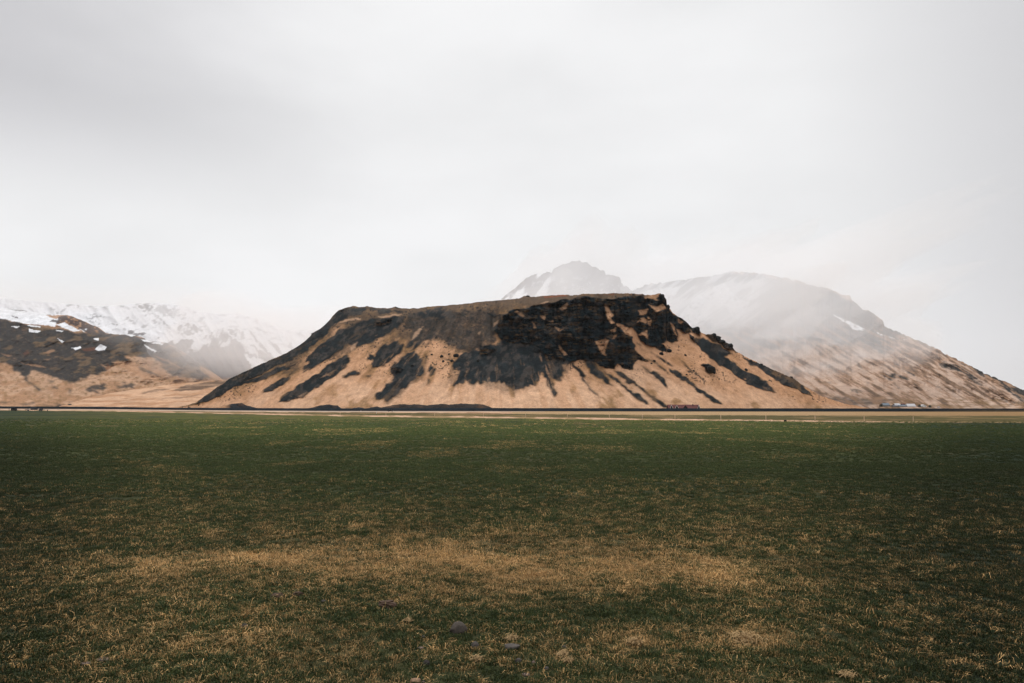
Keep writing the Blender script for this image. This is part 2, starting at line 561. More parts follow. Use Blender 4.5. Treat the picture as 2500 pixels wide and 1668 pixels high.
MC = {}
def mesa_fields(u, v, t):
    if "cliff" in MC:
        return MC
    ph, r = fan(u, v)
    wu = (fbm(u / 13, v / 13, 11, 3, 0.45) - 0.5) * 15
    wv = (fbm(u / 13, v / 13, 31, 3, 0.45) - 0.5) * 13
    sl = (fbm(ph * 55, r / 45, 41, 3) - 0.5)           # ragged along the fall line
    sdir = np.stack([np.sin(ph), np.cos(ph)])
    wu2, wv2 = wu * 0.8 + sl * 26 * sdir[0], wv * 0.8 + sl * 26 * sdir[1]
    cliff = layer(u, v, M_CLIFF, wu * 0.75, wv * 0.75, 1)
    ledge = layer(u, v, M_LEDGE, wu * 0.55, wv * 0.55, 1)
    speck = sstep(0.62, 0.70, fbm(u / 7, v / 5, 77, 4)) * 0.5
    heath = layer(u, v, M_HEATH, wu2, wv2, 3)
    brown = layer(u, v, M_BROWN, wu2 * 1.3, wv2 * 1.3, 5)
    bright = layer(u, v, M_BRIGHT, wu * 0.4, wv * 0.4, 2)
    red = layer(u, v, M_RED, wu * 0.2, wv * 0.15, 1)
    cl = cliff * (1 - ledge) 
    MC.update(cliff=cl, ledge=ledge, heath=heath, brown=brown, bright=bright, red=red, speck=speck, rawcliff=cliff, ph=ph, r=r)
    return MC

def mesa_cot(u, v, t):
    m = mesa_fields(u, v, t)
    c = 1.55 - 1.15 * m["rawcliff"] + 0.9 * m["ledge"] * m["rawcliff"]
    top = curve(MESA_SIL)(u)
    rimz = sstep(26, 4, v - top) * (u < 1420) * (u > 850)
    c = c + 1.6 * rimz * (1 - m["rawcliff"])
    return blur(c, 6)

def mesa_disp(u, v, t):
    m = mesa_fields(u, v, t)
    ph, r = m["ph"], m["r"]
    rc = blur(m["rawcliff"], 4)
    ribs = ridged(u / 34 + 0.6 * fbm(u / 40, v / 40, 4, 2), v / 95, 91, 4, 0.55) - 0.5
    blocks = fbm(u / 14, v / 9, 95, 4, 0.6) - 0.5 + 0.5 * (np.floor(6 * fbm(u / 30, v / 7, 96, 3)) / 6 - 0.5)
    crag = ridged(u / 20, v / 16, 97, 4, 0.6) - 0.5
    dep = rc * (-22 * ribs - 10 * blocks - 9 * crag)
    rills = (ridged(ph * 30, r / 260, 101, 3) - 0.5)
    dep += (1 - rc) * (-3.2 * rills - 5.0 * (fbm(u / 60, v / 50, 103, 4) - 0.5))
    dep += -4.0 * blur(m["heath"], 3) * (fbm(u / 12, v / 12, 107, 3))
    edge = sstep(0, 0.05, t)
    return dep * edge

def mesa_cover(u, v, t, P):
    m = mesa_fields(u, v, t)
    ph, r = m["ph"], m["r"]
    wide = sstep(170, 340, r)          # close under the rim the fall lines lose themselves in hummocks
    iso = fbm(u / 24 + v / 60, v / 15, 161, 4, 0.55)
    streak = iso + (fbm(ph * 26, r / 60, 111, 4, 0.5) - iso) * wide
    patch = fbm(u / 55, v / 38, 113, 4)
    fine = fbm(u / 5, v / 4, 117, 3, 0.6)
    c = np.broadcast_to(TAN, u.shape + (3,)).copy()
    c = lerp(c, TAN2, sstep(0.42, 0.68, streak) * 0.6)
    c = lerp(c, OCHRE * 1.15, sstep(0.5, 0.72, patch) * sstep(0.35, 0.6, streak) * 0.75)
    c = lerp(c, OCHRE, np.clip(sstep(0.56, 0.68, streak * 0.6 + fine * 0.4) * sstep(0.25, 0.6, t) * 0.7, 0, 1))
    top_ = curve(MESA_SIL)(u)
    c = lerp(c, TAN2 * np.array([1.0, 0.93, 0.85]), sstep(0.08, 0.5, (998 - v) / np.maximum(998 - top_, 4) + (patch - 0.5) * 0.4) * 0.7)
    hrel = np.clip((998 - v) / np.maximum(998 - top_, 4), 0, 1.1)
    up = sstep(0.40, 0.82, hrel + (patch - 0.5) * 0.7 + (streak - 0.5) * 0.5) * sstep(1680, 1420, u)
    c = lerp(c, OCHRE * 0.85, up * 0.85)
    up2 = sstep(0.58, 0.95, hrel + (patch - 0.5) * 0.9 + (fine - 0.5) * 0.4) * sstep(1680, 1420, u)
    c = lerp(c, BROWN * 1.3, up2 * 0.8)
    halo = np.clip(blur(m["heath"], 7) * 1.5, 0, 1) * sstep(0.32, 0.6, streak)
    c = lerp(c, OCHRE * 0.75, halo * 0.8)
    bm_ = np.clip(m["brown"] * (0.55 + 0.9 * (fine - 0.2)), 0, 1)
    c = lerp(c, BROWN * 1.15 + 0.25 * OCHRE * patch[..., None], bm_)
    iso2 = fbm(u / 15 - v / 40, v / 12, 163, 4, 0.6)
    fl = iso2 + (fbm(ph * 34 + v / 90, r / 48, 125, 4, 0.6) - iso2) * wide
    h = np.clip(blur(m["heath"], 1) * (0.58 + 0.60 * sstep(0.26, 0.50, fl) + 0.15 * sstep(0.3, 0.6, fine)), 0, 1)
    hc = HEATH * (0.6 + 1.3 * fbm(u / 16, v / 12, 121, 4)[..., None]) + 0.6 * BROWN * sstep(0.42, 0.7, fbm(u / 13 + v / 30, v / 15, 123, 4, 0.6))[..., None]
    c = c + (hc - c) * h[..., None]
    ck = np.clip(m["cliff"], 0, 1)
    moss = sstep(0.52, 0.72, fbm(u / 13, v / 8, 131, 4))
    cc = CLIFF * (0.65 + 0.9 * fbm(u / 10, v / 14, 133, 4)[..., None])
    cc = cc + (BROWN * 0.9 - cc) * (0.75 * moss)[..., None]
    crk = ridged(u / 9 + 0.8 * fbm(u / 15, v / 15, 135, 2), v / 40, 137, 3)
    cc = cc * (1.25 - 0.7 * sstep(0.62, 0.85, crk))[..., None]
    shelf = sstep(0.66, 0.72, fbm(u / 12, v / 2.6, 139, 3)) * sstep(0.4, 0.6, fbm(u / 45, v / 30, 141, 3))
    cc = cc + (OCHRE * 0.8 - cc) * (0.55 * shelf)[..., None]
    cc = cc + (OCHRE * 0.6 - cc) * (m["speck"] * moss)[..., None]
    c = c + (cc - c) * ck[..., None]
    lg = m["ledge"] * m["rawcliff"]
    c = lerp(c, TAN2 * (0.6 + 0.6 * fine[..., None]), np.clip(lg * (0.6 + 0.5 * fine), 0, 1))
    c = lerp(c, TAN * 0.85, m["bright"] * 0.8)
    c = lerp(c, RUST, m["red"])
    # scattered stones below the cliffs
    st = sstep(0.76, 0.84, vnoise(u / 3.3, v / 3.0, 151)) * sstep(0.45, 0.62, fbm(u / 50, v / 40, 153, 3)) * sstep(0.2, 0.4, t)
    c = lerp(c, HEATH, st * 0.8 * (1 - ck))
    return c

mesa, mesa_at = hill("mesa_hill", MESA_SIL, 380, 2180, 1280, 320,
    lambda u: 850 + 230 * ((u - 1250) / 800) ** 2, mesa_cot, mesa_cover, mesa_disp, mat_mesa, back=420, sil_noise=1.3, seed=5)

# --- brown hill at the left
A_SIL = [(-500,725),(-300,735),(-60,746),(0,751),(60,758),(110,769),(150,770),(172,770),(200,783),(240,800),(256,814),(300,817),(340,822),(370,833),(410,838),(440,855),(460,868),(480,884),(500,904),(520,925),(560,945),(620,975),(660,1000)]
A_SNOW = [
 (1, [(-500,700),(-60,740),(60,752),(112,769),(120,775),(152,779),(140,785),(135,797),(60,790),(0,778),(-60,768),(-500,750)]),
 (1, [(136,793),(158,787),(178,798),(197,808),(180,811)]), (1, [(192,802),(216,802),(206,812),(198,806)]),
 (1, [(68,802),(98,807),(92,813),(70,811)]), (.9, [(25,796),(48,797),(40,802)]), (.9, [(65,792),(100,797),(98,800),(70,797)]),
 (1, [(142,827),(158,833),(152,837)]), (1, [(168,847),(180,850),(195,844),(197,849),(186,855)]),
 (1, [(233,852),(246,841),(260,847),(256,856),(240,856)]), (1, [(227,827),(241,825),(239,832)]),
 (.9, [(350,839),(382,857),(378,861),(360,850)]), (.9, [(134,806),(155,808),(150,812)]), (1, [(310,818),(326,820),(322,824)]),
 (1, [(345,828),(400,838),(398,842),(352,834)]),
]
A_SNOWROCK = [(.9, [(120,785),(145,772),(172,769),(200,784),(240,800),(256,816),(222,818),(200,806),(180,796),(162,786),(142,790)]), (.9, [(28,770),(42,773),(47,779),(34,776)]), (.9, [(18,753),(64,759),(64,762),(40,758)])]
A_DARK = [
 (1, [(-500,740),(0,778),(180,810),(256,814),(340,822),(410,838),(405,862),(360,872),(330,872),(300,880),(265,893),(240,912),(215,918),(190,938),(175,933),(150,925),(110,915),(75,905),(62,925),(100,950),(92,951),(58,928),(30,892),(0,884),(-500,870)]),
 (.9, [(205,953),(235,944),(262,936),(266,942),(240,950),(222,959)]), (.9, [(280,942),(300,934),(342,941),(320,946),(292,951)]),
 (.9, [(117,937),(140,945),(138,952),(122,945)]), (.85, [(110,926),(128,928),(120,932)]), (.85, [(160,950),(175,952),(168,960)]),
 (.9, [(395,838),(440,855),(480,884),(510,930),(470,925),(420,900),(380,880),(360,868)]),
 (.8, [(340,895),(365,905),(390,918),(370,918),(348,908)]), (.8, [(395,890),(440,900),(470,922),(440,925),(405,910)]),
 (.8, [(0,980),(60,983),(100,984),(95,987),(0,984)]), (.8, [(110,990),(160,985),(185,982),(160,991),(220,990),(215,994),(110,995)]),
]
A_TAN = [(.9, [(30,872),(55,888),(100,893),(112,899),(72,893),(50,884)]), (.8, [(105,862),(130,853),(137,856),(118,864)]), (1, [(285,893),(308,884),(325,887),(345,905),(400,922),(355,928),(312,905)]), (.7, [(0,862),(30,868),(20,872)]), (.6, [(370,868),(410,878),(470,915),(440,898)]), (.6, [(105,878),(125,876),(118,881)])]
A_RED = [(.8, [(200,853),(232,848),(236,855),(210,857)]), (.8, [(255,900),(264,888),(272,898),(262,903)]), (.6, [(55,862),(68,853),(72,862),(60,868)])]

def a_cover(u, v, t, P):
    wu = (fbm(u / 12, v / 8, 211, 4) - 0.5) * 14
    wv = (fbm(u / 12, v / 8, 213, 4) - 0.5) * 9
    sa = fbm((u + v) / 26, (v - u * 0.4) / 9, 217, 4) - 0.5
    dk = layer(u, v, A_DARK, wu * 1.2 + sa * 30, wv * 1.2 + sa * 14, 3)
    sn = layer(u, v, A_SNOW, wu * 0.5, wv * 0.5, 0)
    sr = layer(u, v, A_SNOWROCK, wu * 0.5, wv * 0.5, 0)
    tn = layer(u, v, A_TAN, wu * 0.5, wv * 0.5, 1)
    rd = layer(u, v, A_RED, wu * 0.5, wv * 0.5, 1)
    n1 = fbm(u / 30 + v / 40, v / 12, 221, 4)
    n2 = fbm(u / 7, v / 4, 223, 4)
    c = np.broadcast_to(TAN * 0.72, u.shape + (3,)).copy()
    c = lerp(c, TAN2 * 0.72, sstep(0.38, 0.6, n1))
    c = lerp(c, OCHRE, sstep(0.5, 0.7, n2) * 0.5)
    d = HEATH * 1.25 + BROWN * 0.55 * n2[..., None] + OCHRE * (0.5 * sstep(0.52, 0.7, n1))[..., None]
    c = c + (d - c) * np.clip(dk * (0.8 + 0.4 * n2), 0, 1)[..., None]
    c = lerp(c, TAN2 * 0.8, tn * 0.8)
    c = lerp(c, RUST * 0.8, rd * 0.7)
    c = lerp(c, SNOW, sn)
    return lerp(c, ROCK * (0.5 + 0.8 * n2[..., None]), sr * sstep(0.3, 0.45, n2))

hill("brown_hill", A_SIL, -500, 660, 620, 190, lambda u: 1900 + 0 * u,
     lambda u, v, t: 4.2 - 1.9 * sstep(0.1, 0.5, t), a_cover,
     lambda u, v, t: -60 * (ridged(u / 60 + v / 60, v / 45, 231, 5, 0.55) - 0.5) * sstep(0, 0.2, t) - 26 * (fbm(u / 22, v / 12, 233, 4) - 0.5) * sstep(0, 0.1, t),
     mat_far, back=800, sil_noise=1.6, seed=15)

# --- snow mountain far left
B_SIL = [(-500,690),(0,728),(150,742),(250,748),(300,744),(345,741),(385,738),(420,742),(450,748),(480,760),(530,766),(580,766),(620,776),(660,792),(700,806),(760,805),(850,800),(950,820),(1100,900)]
B_ROCK = [
 (1, [(488,829),(520,810),(545,803),(560,818),(585,838),(600,860),(595,870),(610,890),(620,905),(640,940),(480,960),(430,930),(440,900),(440,870),(432,850),(405,838),(440,823),(462,830)]),
 (.8, [(332,746),(345,740),(372,748),(382,765),(365,770),(350,760)]), (.5, [(375,752),(400,742),(420,758),(456,764),(450,774),(425,776),(400,772)]),
 (.9, [(428,802),(455,790),(470,793),(493,808),(470,818),(433,819)]), (.7, [(378,766),(402,785),(417,802),(410,803),(390,784)]),
 (.9, [(552,805),(582,804),(580,822),(565,817)]), (.9, [(582,805),(594,811),(602,829),(592,829)]),
 (1, [(602,797),(628,828),(658,864),(662,873),(638,852),(610,815)]), (.8, [(618,795),(660,812),(690,818),(640,812)]),
 (.9, [(600,832),(622,845),(642,872),(625,855)]), (1, [(655,828),(682,850),(693,872),(668,850)]),
 (1, [(630,852),(660,868),(672,878),(650,884),(630,872)]), (.8, [(700,826),(720,850),(722,866),(706,850)]), (.8, [(735,830),(745,860),(735,855)]),
 (.9, [(598,858),(628,866),(625,874),(603,868)]), (.6, [(585,838),(602,842),(610,852),(598,850)]),
 (.8, [(233,784),(250,791),(260,796),(240,791)]), (.8, [(267,789),(292,791),(282,797)]), (.8, [(299,789),(321,792),(310,796)]),
 (.9, [(308,816),(320,805),(335,814),(362,813),(345,822)]), (.6, [(158,745),(178,742),(180,746),(162,749)]), (.6, [(132,758),(142,762),(138,768)]),
 (.5, [(565,778),(580,772),(600,776),(585,780)]), (.8, [(385,838),(440,842),(430,848),(400,850)]),
]
def b_cover(u, v, t, P):
    wu = (fbm(u / 9, v / 9, 311, 4) - 0.5) * 12
    wv = (fbm(u / 9, v / 9, 313, 4) - 0.5) * 10
    rk = layer(u, v, B_ROCK, wu, wv, 0)
    n = fbm(u / 6, v / 6, 321, 4)
    spots = sstep(0.66, 0.72, fbm(u / 14 + v / 20, v / 7, 323, 4)) * 0.5
    low = sstep(915, 935, v + wv)
    rk = rk * (1 - 0.9 * sstep(0.60, 0.68, fbm(u / 16 + v / 26, (v - u) / 40, 325, 4)) * sstep(880, 840, v + wv))
    c = np.broadcast_to(SNOW, u.shape + (3,)).copy()
    c = lerp(c, ROCK * 0.45, np.clip(np.maximum(rk * 0.95 * np.where(v > 815, 1.0, sstep(0.25, 0.45, n)), spots * (v < 830)), 0, 1))
    return lerp(c, TAN2 * 0.6, low)

hill("snow_mountain", B_SIL, -500, 1100, 640, 170, lambda u: 3700 + 0 * u,
     lambda u, v, t: 3.2 - 1.5 * sstep(0.1, 0.6, t), b_cover,
     lambda u, v, t: -150 * (ridged(u / 55 - v / 90, v / 70, 331, 5, 0.5) - 0.5) * sstep(0.02, 0.3, t),
     mat_snow, back=1500, sil_noise=2.0, seed=25)

# --- low straw foothill between them
C_SIL = [(120,1004),(150,990),(200,976),(260,962),(330,951),(400,941),(470,934),(540,928),(560,929),(640,933),(740,950),(860,1004)]
C_DARK = [(.9, [(422,953),(456,941),(509,933),(560,926),(640,928),(620,940),(552,937),(509,948),(442,956)]), (.8, [(340,958),(400,949),(418,950),(360,961)]), (.6, [(380,975),(450,968),(500,962),(440,973)])]
def c_cover(u, v, t, P):
    n = fbm(u / 40 + v / 10, v / 5, 411, 4)
    dk = layer(u, v, C_DARK, (fbm(u / 10, v / 5, 413, 3) - 0.5) * 14, (fbm(u / 10, v / 5, 415, 3) - 0.5) * 6, 1)
    c = lerp(np.broadcast_to(TAN * 0.9, u.shape + (3,)).copy(), TAN2 * 0.85, sstep(0.4, 0.65, n))
    return lerp(c, BROWN * 1.3, np.clip(dk * (0.5 + n), 0, 1) * 0.85)
hill("straw_foothill", C_SIL, 120, 860, 260, 70, lambda u: 1230 + 0 * u, lambda u, v, t: 4.5 + 0 * u, c_cover,
     lambda u, v, t: -14 * (fbm(u / 45 + v / 30, v / 16, 421, 4) - 0.5) * sstep(0, 0.2, t), mat_far, back=300, sil_noise=0.7, seed=35)

# --- misty mountain at the right, and the peak behind it
D_SIL = [(1380,1000),(1450,830),(1500,730),(1545,708),(1580,695),(1620,690),(1680,682),(1745,672),(1770,664),(1810,664),(1870,670),(1920,680),(1960,690),(2000,702),(2040,710),(2066,724),(2068,721),(2076,724),(2080,734),(2098,748),(2112,756),(2118,755),(2130,765),(2142,775),(2155,781),(2160,799),(2168,802),(2200,814),(2260,840),(2340,880),(2420,918),(2500,952),(2600,985),(2720,1004)]
D_ROCK_AND_SHADE = [  # bare rock; first patch also paints the shaded valley as dark rock
 (1, [(1380,1000),(1500,700),(1770,660),(2000,698),(2100,745),(2165,795),(2205,812),(2190,835),(2185,855),(2150,850),(2110,835),(2060,845),(2010,835),(1950,842),(1890,850),(1810,862),(1775,885),(1758,925),(1760,980)]),
 (.9, [(2088,823),(2130,843),(2182,862),(2187,869),(2150,860),(2110,842)]), (.9, [(2206,857),(2250,867),(2280,880),(2270,883),(2230,873)]),
 (1, [(2288,881),(2340,894),(2382,920),(2365,920),(2330,902),(2298,894)]), (1, [(2174,897),(2185,881),(2198,888),(2196,898)]),
 (1, [(2203,892),(2222,899),(2237,913),(2220,914),(2207,901)]), (1, [(2150,911),(2184,907),(2176,925),(2167,928)]),
 (1, [(2184,911),(2200,914),(2218,925),(2195,927)]), (.8, [(2084,885),(2107,891),(2095,899)]), (.8, [(2062,893),(2080,903),(2070,904)]),
 (1, [(2325,869),(2400,900),(2500,948),(2620,990),(2600,1000),(2500,968),(2440,943),(2380,908)]), (.9, [(2440,938),(2500,975),(2480,972)]),
 (.9, [(2072,947),(2108,956),(2082,957)]), (.8, [(2010,930),(2025,930),(2022,948),(2012,942)]), (.7, [(2180,935),(2190,940),(2190,950)]),
 (.7, [(2280,937),(2295,942),(2285,944)]), (.7, [(2365,937),(2375,938),(2372,945)]), (.7, [(2415,938),(2435,948),(2425,948)]),
 (.6, [(2095,925),(2130,935),(2110,936)]), (.6, [(1850,985),(1990,970),(2090,968),(2150,975),(2250,972),(2150,985),(2000,992)]),
 (.7, [(2430,975),(2500,980),(2500,990),(2470,985)]), (.8, [(2225,928),(2250,934),(2245,936)]),
 (.8, [(2390,900),(2440,935),(2500,962),(2500,958)]), (.7, [(2340,900),(2400,940),(2370,930)]), (.6, [(1900,930),(1960,960),(1930,960)]),
 (.6, [(1990,880),(2060,905),(2080,930),(2030,905)]), (.6, [(1860,880),(1920,905),(1960,935),(1910,915)]),
]
D_SNOW = [(1, [(2030,767),(2070,783),(2114,804),(2106,808),(2085,800),(2058,785)]), (1, [(2070,791),(2088,800),(2100,808),(2080,804)]), (1, [(2132,806),(2152,816),(2162,821),(2148,818)]), (.8, [(2170,821),(2184,828),(2174,826)]), (.8, [(2200,826),(2214,830),(2206,830)]),
 (.75, [(1660,770),(1700,722),(1768,690),(1778,702),(1802,730),(1832,740),(1818,760),(1802,782),(1785,770),(1770,745),(1742,762),(1700,792),(1675,800)]), (.6, [(1825,735),(1860,725),(1835,728),(1842,700)]), (.6, [(1540,720),(1600,705),(1660,700),(1640,740),(1580,760)])]
def d_cover(u, v, t, P):
    wu = (fbm(u / 14, v / 9, 511, 4) - 0.5) * 20
    wv = (fbm(u / 14, v / 9, 513, 4) - 0.5) * 14
    s = (u * 0.86 + v * 0.5) / 38                       # fall line runs down to the right
    q = (-u * 0.5 + v * 0.86) / 6
    st = fbm(s, q, 515, 5, 0.6)
    rk = layer(u, v, D_ROCK_AND_SHADE, wu + (st - 0.5) * 44, wv + (st - 0.5) * 26, 3)
    sn = layer(u, v, D_SNOW, wu * 0.25, wv * 0.25, 0)
    n = fbm(u / 6, v / 5, 517, 4)
    c = np.broadcast_to(TAN * 0.55 + 0.10, u.shape + (3,)).copy()
    c = lerp(c, TAN2 * 0.62 + 0.03, sstep(0.38, 0.6, st))
    c = lerp(c, BROWN * 1.6, sstep(0.50, 0.68, st) * 0.8)
    gul = 1.25 * sstep(0.50, 0.58, fbm((u * 0.7 + v) / 9, (v - u * 0.75) / 70, 541, 4)) * sstep(1540, 1620, u) * sstep(1900, 1820, u + wu) * sstep(815, 770, v + wv)
    c = lerp(c, OCHRE * 0.9, sstep(960, 985, v + wv) * sstep(0.4, 0.6, fbm(u / 30, v / 4, 519, 3)) * 0.6)
    d = HEATH * 1.4 + BROWN * (0.5 * n)[..., None] + TAN2 * (0.55 * sstep(0.45, 0.60, st) * sstep(760, 840, v))[..., None]
    c = c + (d - c) * np.clip(rk * (0.75 + 0.45 * n), 0, 1)[..., None]
    c = lerp(c, SNOW, np.clip(gul, 0, 1) * 0.5)
    return lerp(c, SNOW, sn * sstep(0.25, 0.45, n))
misty, misty_at = hill("misty_mountain", D_SIL, 1380, 2720, 760, 220, lambda u: 1500 + 0 * u,
     lambda u, v, t: 16 - 10 * sstep(0.02, 0.1, t) - 3.9 * sstep(0.1, 0.4, t), d_cover,
     lambda u, v, t: (-70 * (ridged((u * 0.86 + v * 0.5) / 160, (-u * 0.5 + v * 0.86) / 42, 531, 5, 0.5) - 0.5) - 30 * (fbm(u / 30, v / 20, 533, 4) - 0.5)) * sstep(0.1, 0.35, t),
     mat_far, back=1200, sil_noise=4.0, seed=45, tpow=1.25)

E_SIL = [(1050,1000),(1180,760),(1215,735),(1245,714),(1280,684),(1300,672),(1312,666),(1319,672),(1335,663),(1346,668),(1351,656),(1362,650),(1375,643),(1382,645),(1395,639),(1412,637),(1424,642),(1430,640),(1445,650),(1455,650),(1466,661),(1475,659),(1479,672),(1500,674),(1514,677),(1517,690),(1524,699),(1535,702),(1545,714),(1600,760),(1700,860),(1800,1000)]
def e_cover(u, v, t, P):
    n = fbm(u / 10, v / 8, 611, 5, 0.6)
    st = fbm((u + v) / 14, (v - u) / 60, 613, 4)
    c = np.broadcast_to(ROCK * 1.1, u.shape + (3,)).copy()
    return lerp(c, SNOW, np.clip(sstep(0.5, 0.6, st) * sstep(1375, 1320, u + 40 * (n - 0.5)) + sstep(0.63, 0.70, n) * 0.5 * sstep(665, 690, v), 0, 1))
hill("misty_peak", E_SIL, 1050, 1800, 380, 120, lambda u: 3300 + 0 * u, lambda u, v, t: 2.6 + 0 * u, e_cover,
     lambda u, v, t: -90 * (ridged(u / 40, v / 50, 631, 5) - 0.5) * sstep(0, 0.3, t), mat_far, back=1200, sil_noise=3.2, seed=55)

# ---------------------------------------------------------------- plain: ground sheet, levee, road
L1 = curve([(-400,997),(0,998),(300,1001.5),(600,1006.5),(900,1007.3),(1200,1009.8),(1600,1013.5),(2100,1015),(2900,1015)])
L2 = curve([(-400,998.5),(0,1000),(300,1003.5),(400,1005.5),(600,1008.8),(900,1014),(1200,1017.2),(1600,1022.4),(2100,1027.8),(2400,1031),(2900,1033.5)])
L3 = curve([(-400,1000),(0,1001.8),(300,1005.2),(600,1011.5),(900,1018),(1200,1021),(1600,1026),(2100,1031),(2900,1035)])

def field_dry(x, y, u, v):
    """How much of the turf is dead straw at a place on the field, 0..1."""
    g = lambda cu, cv, su, sv: np.exp(-((u - cu) / su) ** 2 - ((v - cv) / sv) ** 2)
    d = 0.05 + 0.08 * sstep(1150, 1330, v) + 0.52 * g(1200, 1388, 500, 60) + 0.24 * g(760, 1368, 300, 28) + 0.22 * g(300, 1392, 300, 32) + 0.20 * g(1720, 1408, 330, 40)
    d = d + 0.09 * g(600, 1520, 520, 90) + 0.09 * g(700, 1625, 440, 36) + 0.06 * g(2000, 1540, 420, 90) + 0.05 * g(1200, 1600, 420, 50)
    d = d + 0.6 * g(1835, 1565, 75, 26) + 0.3 * g(1550, 1575, 30, 14) + 0.2 * g(1250, 1565, 50, 12) + 0.10 * g(2100, 1640, 260, 40)
    d = d - 0.22 * g(1330, 1508, 460, 22) - 0.14 * g(1250, 1655, 330, 22) - 0.08 * g(1000, 1545, 300, 18)
    d = d * (0.40 + 0.60 * sstep(-100, 380, u)) * (0.20 + 0.80 * sstep(2450, 1700, u))
    n = fbm(x / 1.1, y / 0.8, 701, 4, 0.6)
    n2 = fbm(x / 0.28, y / 0.22, 703, 3, 0.6)
    d = d * (0.62 + 0.8 * sstep(0.28, 0.72, n)) + (n2 - 0.5) * 0.5 * sstep(0.05, 0.2, d)
    return np.clip(d, 0, 1)

GREEN = np.array([0.062, 0.064, 0.0165])
LUSH_AND_VIGNETTE = np.array([0.0080, 0.0180, 0.0125])  # dark green of lush patches and of the vignetting painted at the sides
STRAW = np.array([0.27, 0.175, 0.085])

angs = np.concatenate([np.radians(np.linspace(-48, 48, 560)), np.radians(np.linspace(50, 310, 66))])
rad = np.concatenate([[0.02], np.geomspace(0.6, 8600, 330)])
AA, RR = np.meshgrid(angs, rad)
gx, gy = RR * np.sin(AA), RR * np.cos(AA)
gz = 0.05 * (fbm(gx / 2.3, gy / 2.3, 801, 3) - 0.5) + 0.16 * (fbm(gx / 17, gy / 17, 803, 3) - 0.5)
gz = gz * sstep(700, 300, RR)
def gheight(x, y):
    r = np.hypot(x, y)
    return (0.05 * (fbm(x / 2.3, y / 2.3, 801, 3) - 0.5) + 0.16 * (fbm(x / 17, y / 17, 803, 3) - 0.5)) * sstep(700, 300, r)
GP = np.stack([gx, gy, gz], -1)
gu, gv = project(np.stack([gx, gy, np.zeros_like(gx)], -1))
front = (np.abs(AA) < math.radians(80)) & (RR > 1)
gu = np.where(front, gu, 1250)
gv = np.where(front, gv, 2200)
big = fbm(gx / 38, gy / 60, 811, 4)
mid = fbm(gx / 7, gy / 9, 813, 4, 0.6)
sml = fbm(gx / 2.0, gy / 2.2, 815, 3, 0.6)
side = np.clip(sstep(500, -150, gu) + sstep(1750, 2450, gu), 0, 1)  # where lens vignetting is painted into the turf colour
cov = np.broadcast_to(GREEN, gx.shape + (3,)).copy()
cov = lerp(cov, LUSH_AND_VIGNETTE, np.clip(0.80 * side + 0.3 * sstep(0.45, 0.7, big) + 0.28 * sstep(1120, 1240, gv), 0, 1) * 0.9)
cov = lerp(cov, np.array([0.066, 0.055, 0.018]), sstep(0.52, 0.74, mid) * 0.42 * (1 - 0.8 * side) * sstep(1300, 1080, gv))
cov = lerp(cov, np.array([0.066, 0.045, 0.021]), np.exp(-((gu - 1450) / 380) ** 2 - ((gv - 1044) / 9) ** 2) * 0.8 * sstep(0.3, 0.6, mid))
cov = lerp(cov, STRAW * 0.55, sstep(0.60, 0.70, mid * 0.7 + sml * 0.3) * 0.6 * (1 - 0.8 * side))
cov = lerp(cov, LUSH_AND_VIGNETTE * 1.3, sstep(0.42, 0.30, mid * 0.7 + sml * 0.3) * 0.7)
cov = lerp(cov, np.array([0.027, 0.034, 0.0125]), 0.70 * sstep(150, 38, RR) * (1 - side))     # darker towards the camera: soil gaps, and tuft self-shadow painted into the colour
dryg = field_dry(gx, gy, gu, gv) * front
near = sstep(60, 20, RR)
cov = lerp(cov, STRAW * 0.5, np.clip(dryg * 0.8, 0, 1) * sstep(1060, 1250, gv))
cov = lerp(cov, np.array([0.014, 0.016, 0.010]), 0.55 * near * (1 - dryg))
jit = (fbm(gu / 10, gv / 3, 817, 3) - 0.5) * 1.6
vj = gv + jit
far_straw = (vj < L3(gu)) & front
fs_c = lerp(np.broadcast_to(TAN * 0.85, gx.shape + (3,)).copy(), TAN2 * 0.6, sstep(0.4, 0.7, fbm(gu / 40, gv / 1.5, 823, 3)))
cov[far_straw] = fs_c[far_straw]
olive = (vj > L1(gu)) & (vj < L2(gu)) & front & (gu > 420)
ol = lerp(np.broadcast_to(np.array([0.060, 0.050, 0.018]), gx.shape + (3,)).copy(), np.array([0.13, 0.090, 0.040]), sstep(0.4, 0.75, fbm(gu / 60, gv / 2.5, 819, 4)))
cov[olive] = ol[olive]
line = (vj >= L2(gu)) & (vj < L3(gu)) & front
brk = sstep(0.36, 0.6, fbm(gu / 34, gv / 4, 821, 4))
ln_ = lerp(np.broadcast_to(np.array([0.17, 0.115, 0.05]), gx.shape + (3,)).copy(), TAN * 0.78, brk * sstep(2750, 2000, gu) + 0.15)
cov[line] = ln_[line]
beige = (vj <= L1(gu)) & front & (gu > 1250)
bb = lerp(np.broadcast_to(np.array([0.27, 0.180, 0.095]), gx.shape + (3,)).copy(), np.array([0.19, 0.115, 0.052]), sstep(1750, 2500, gu))
cov[beige] = bb[beige]
cov = cov.reshape(-1, 3)

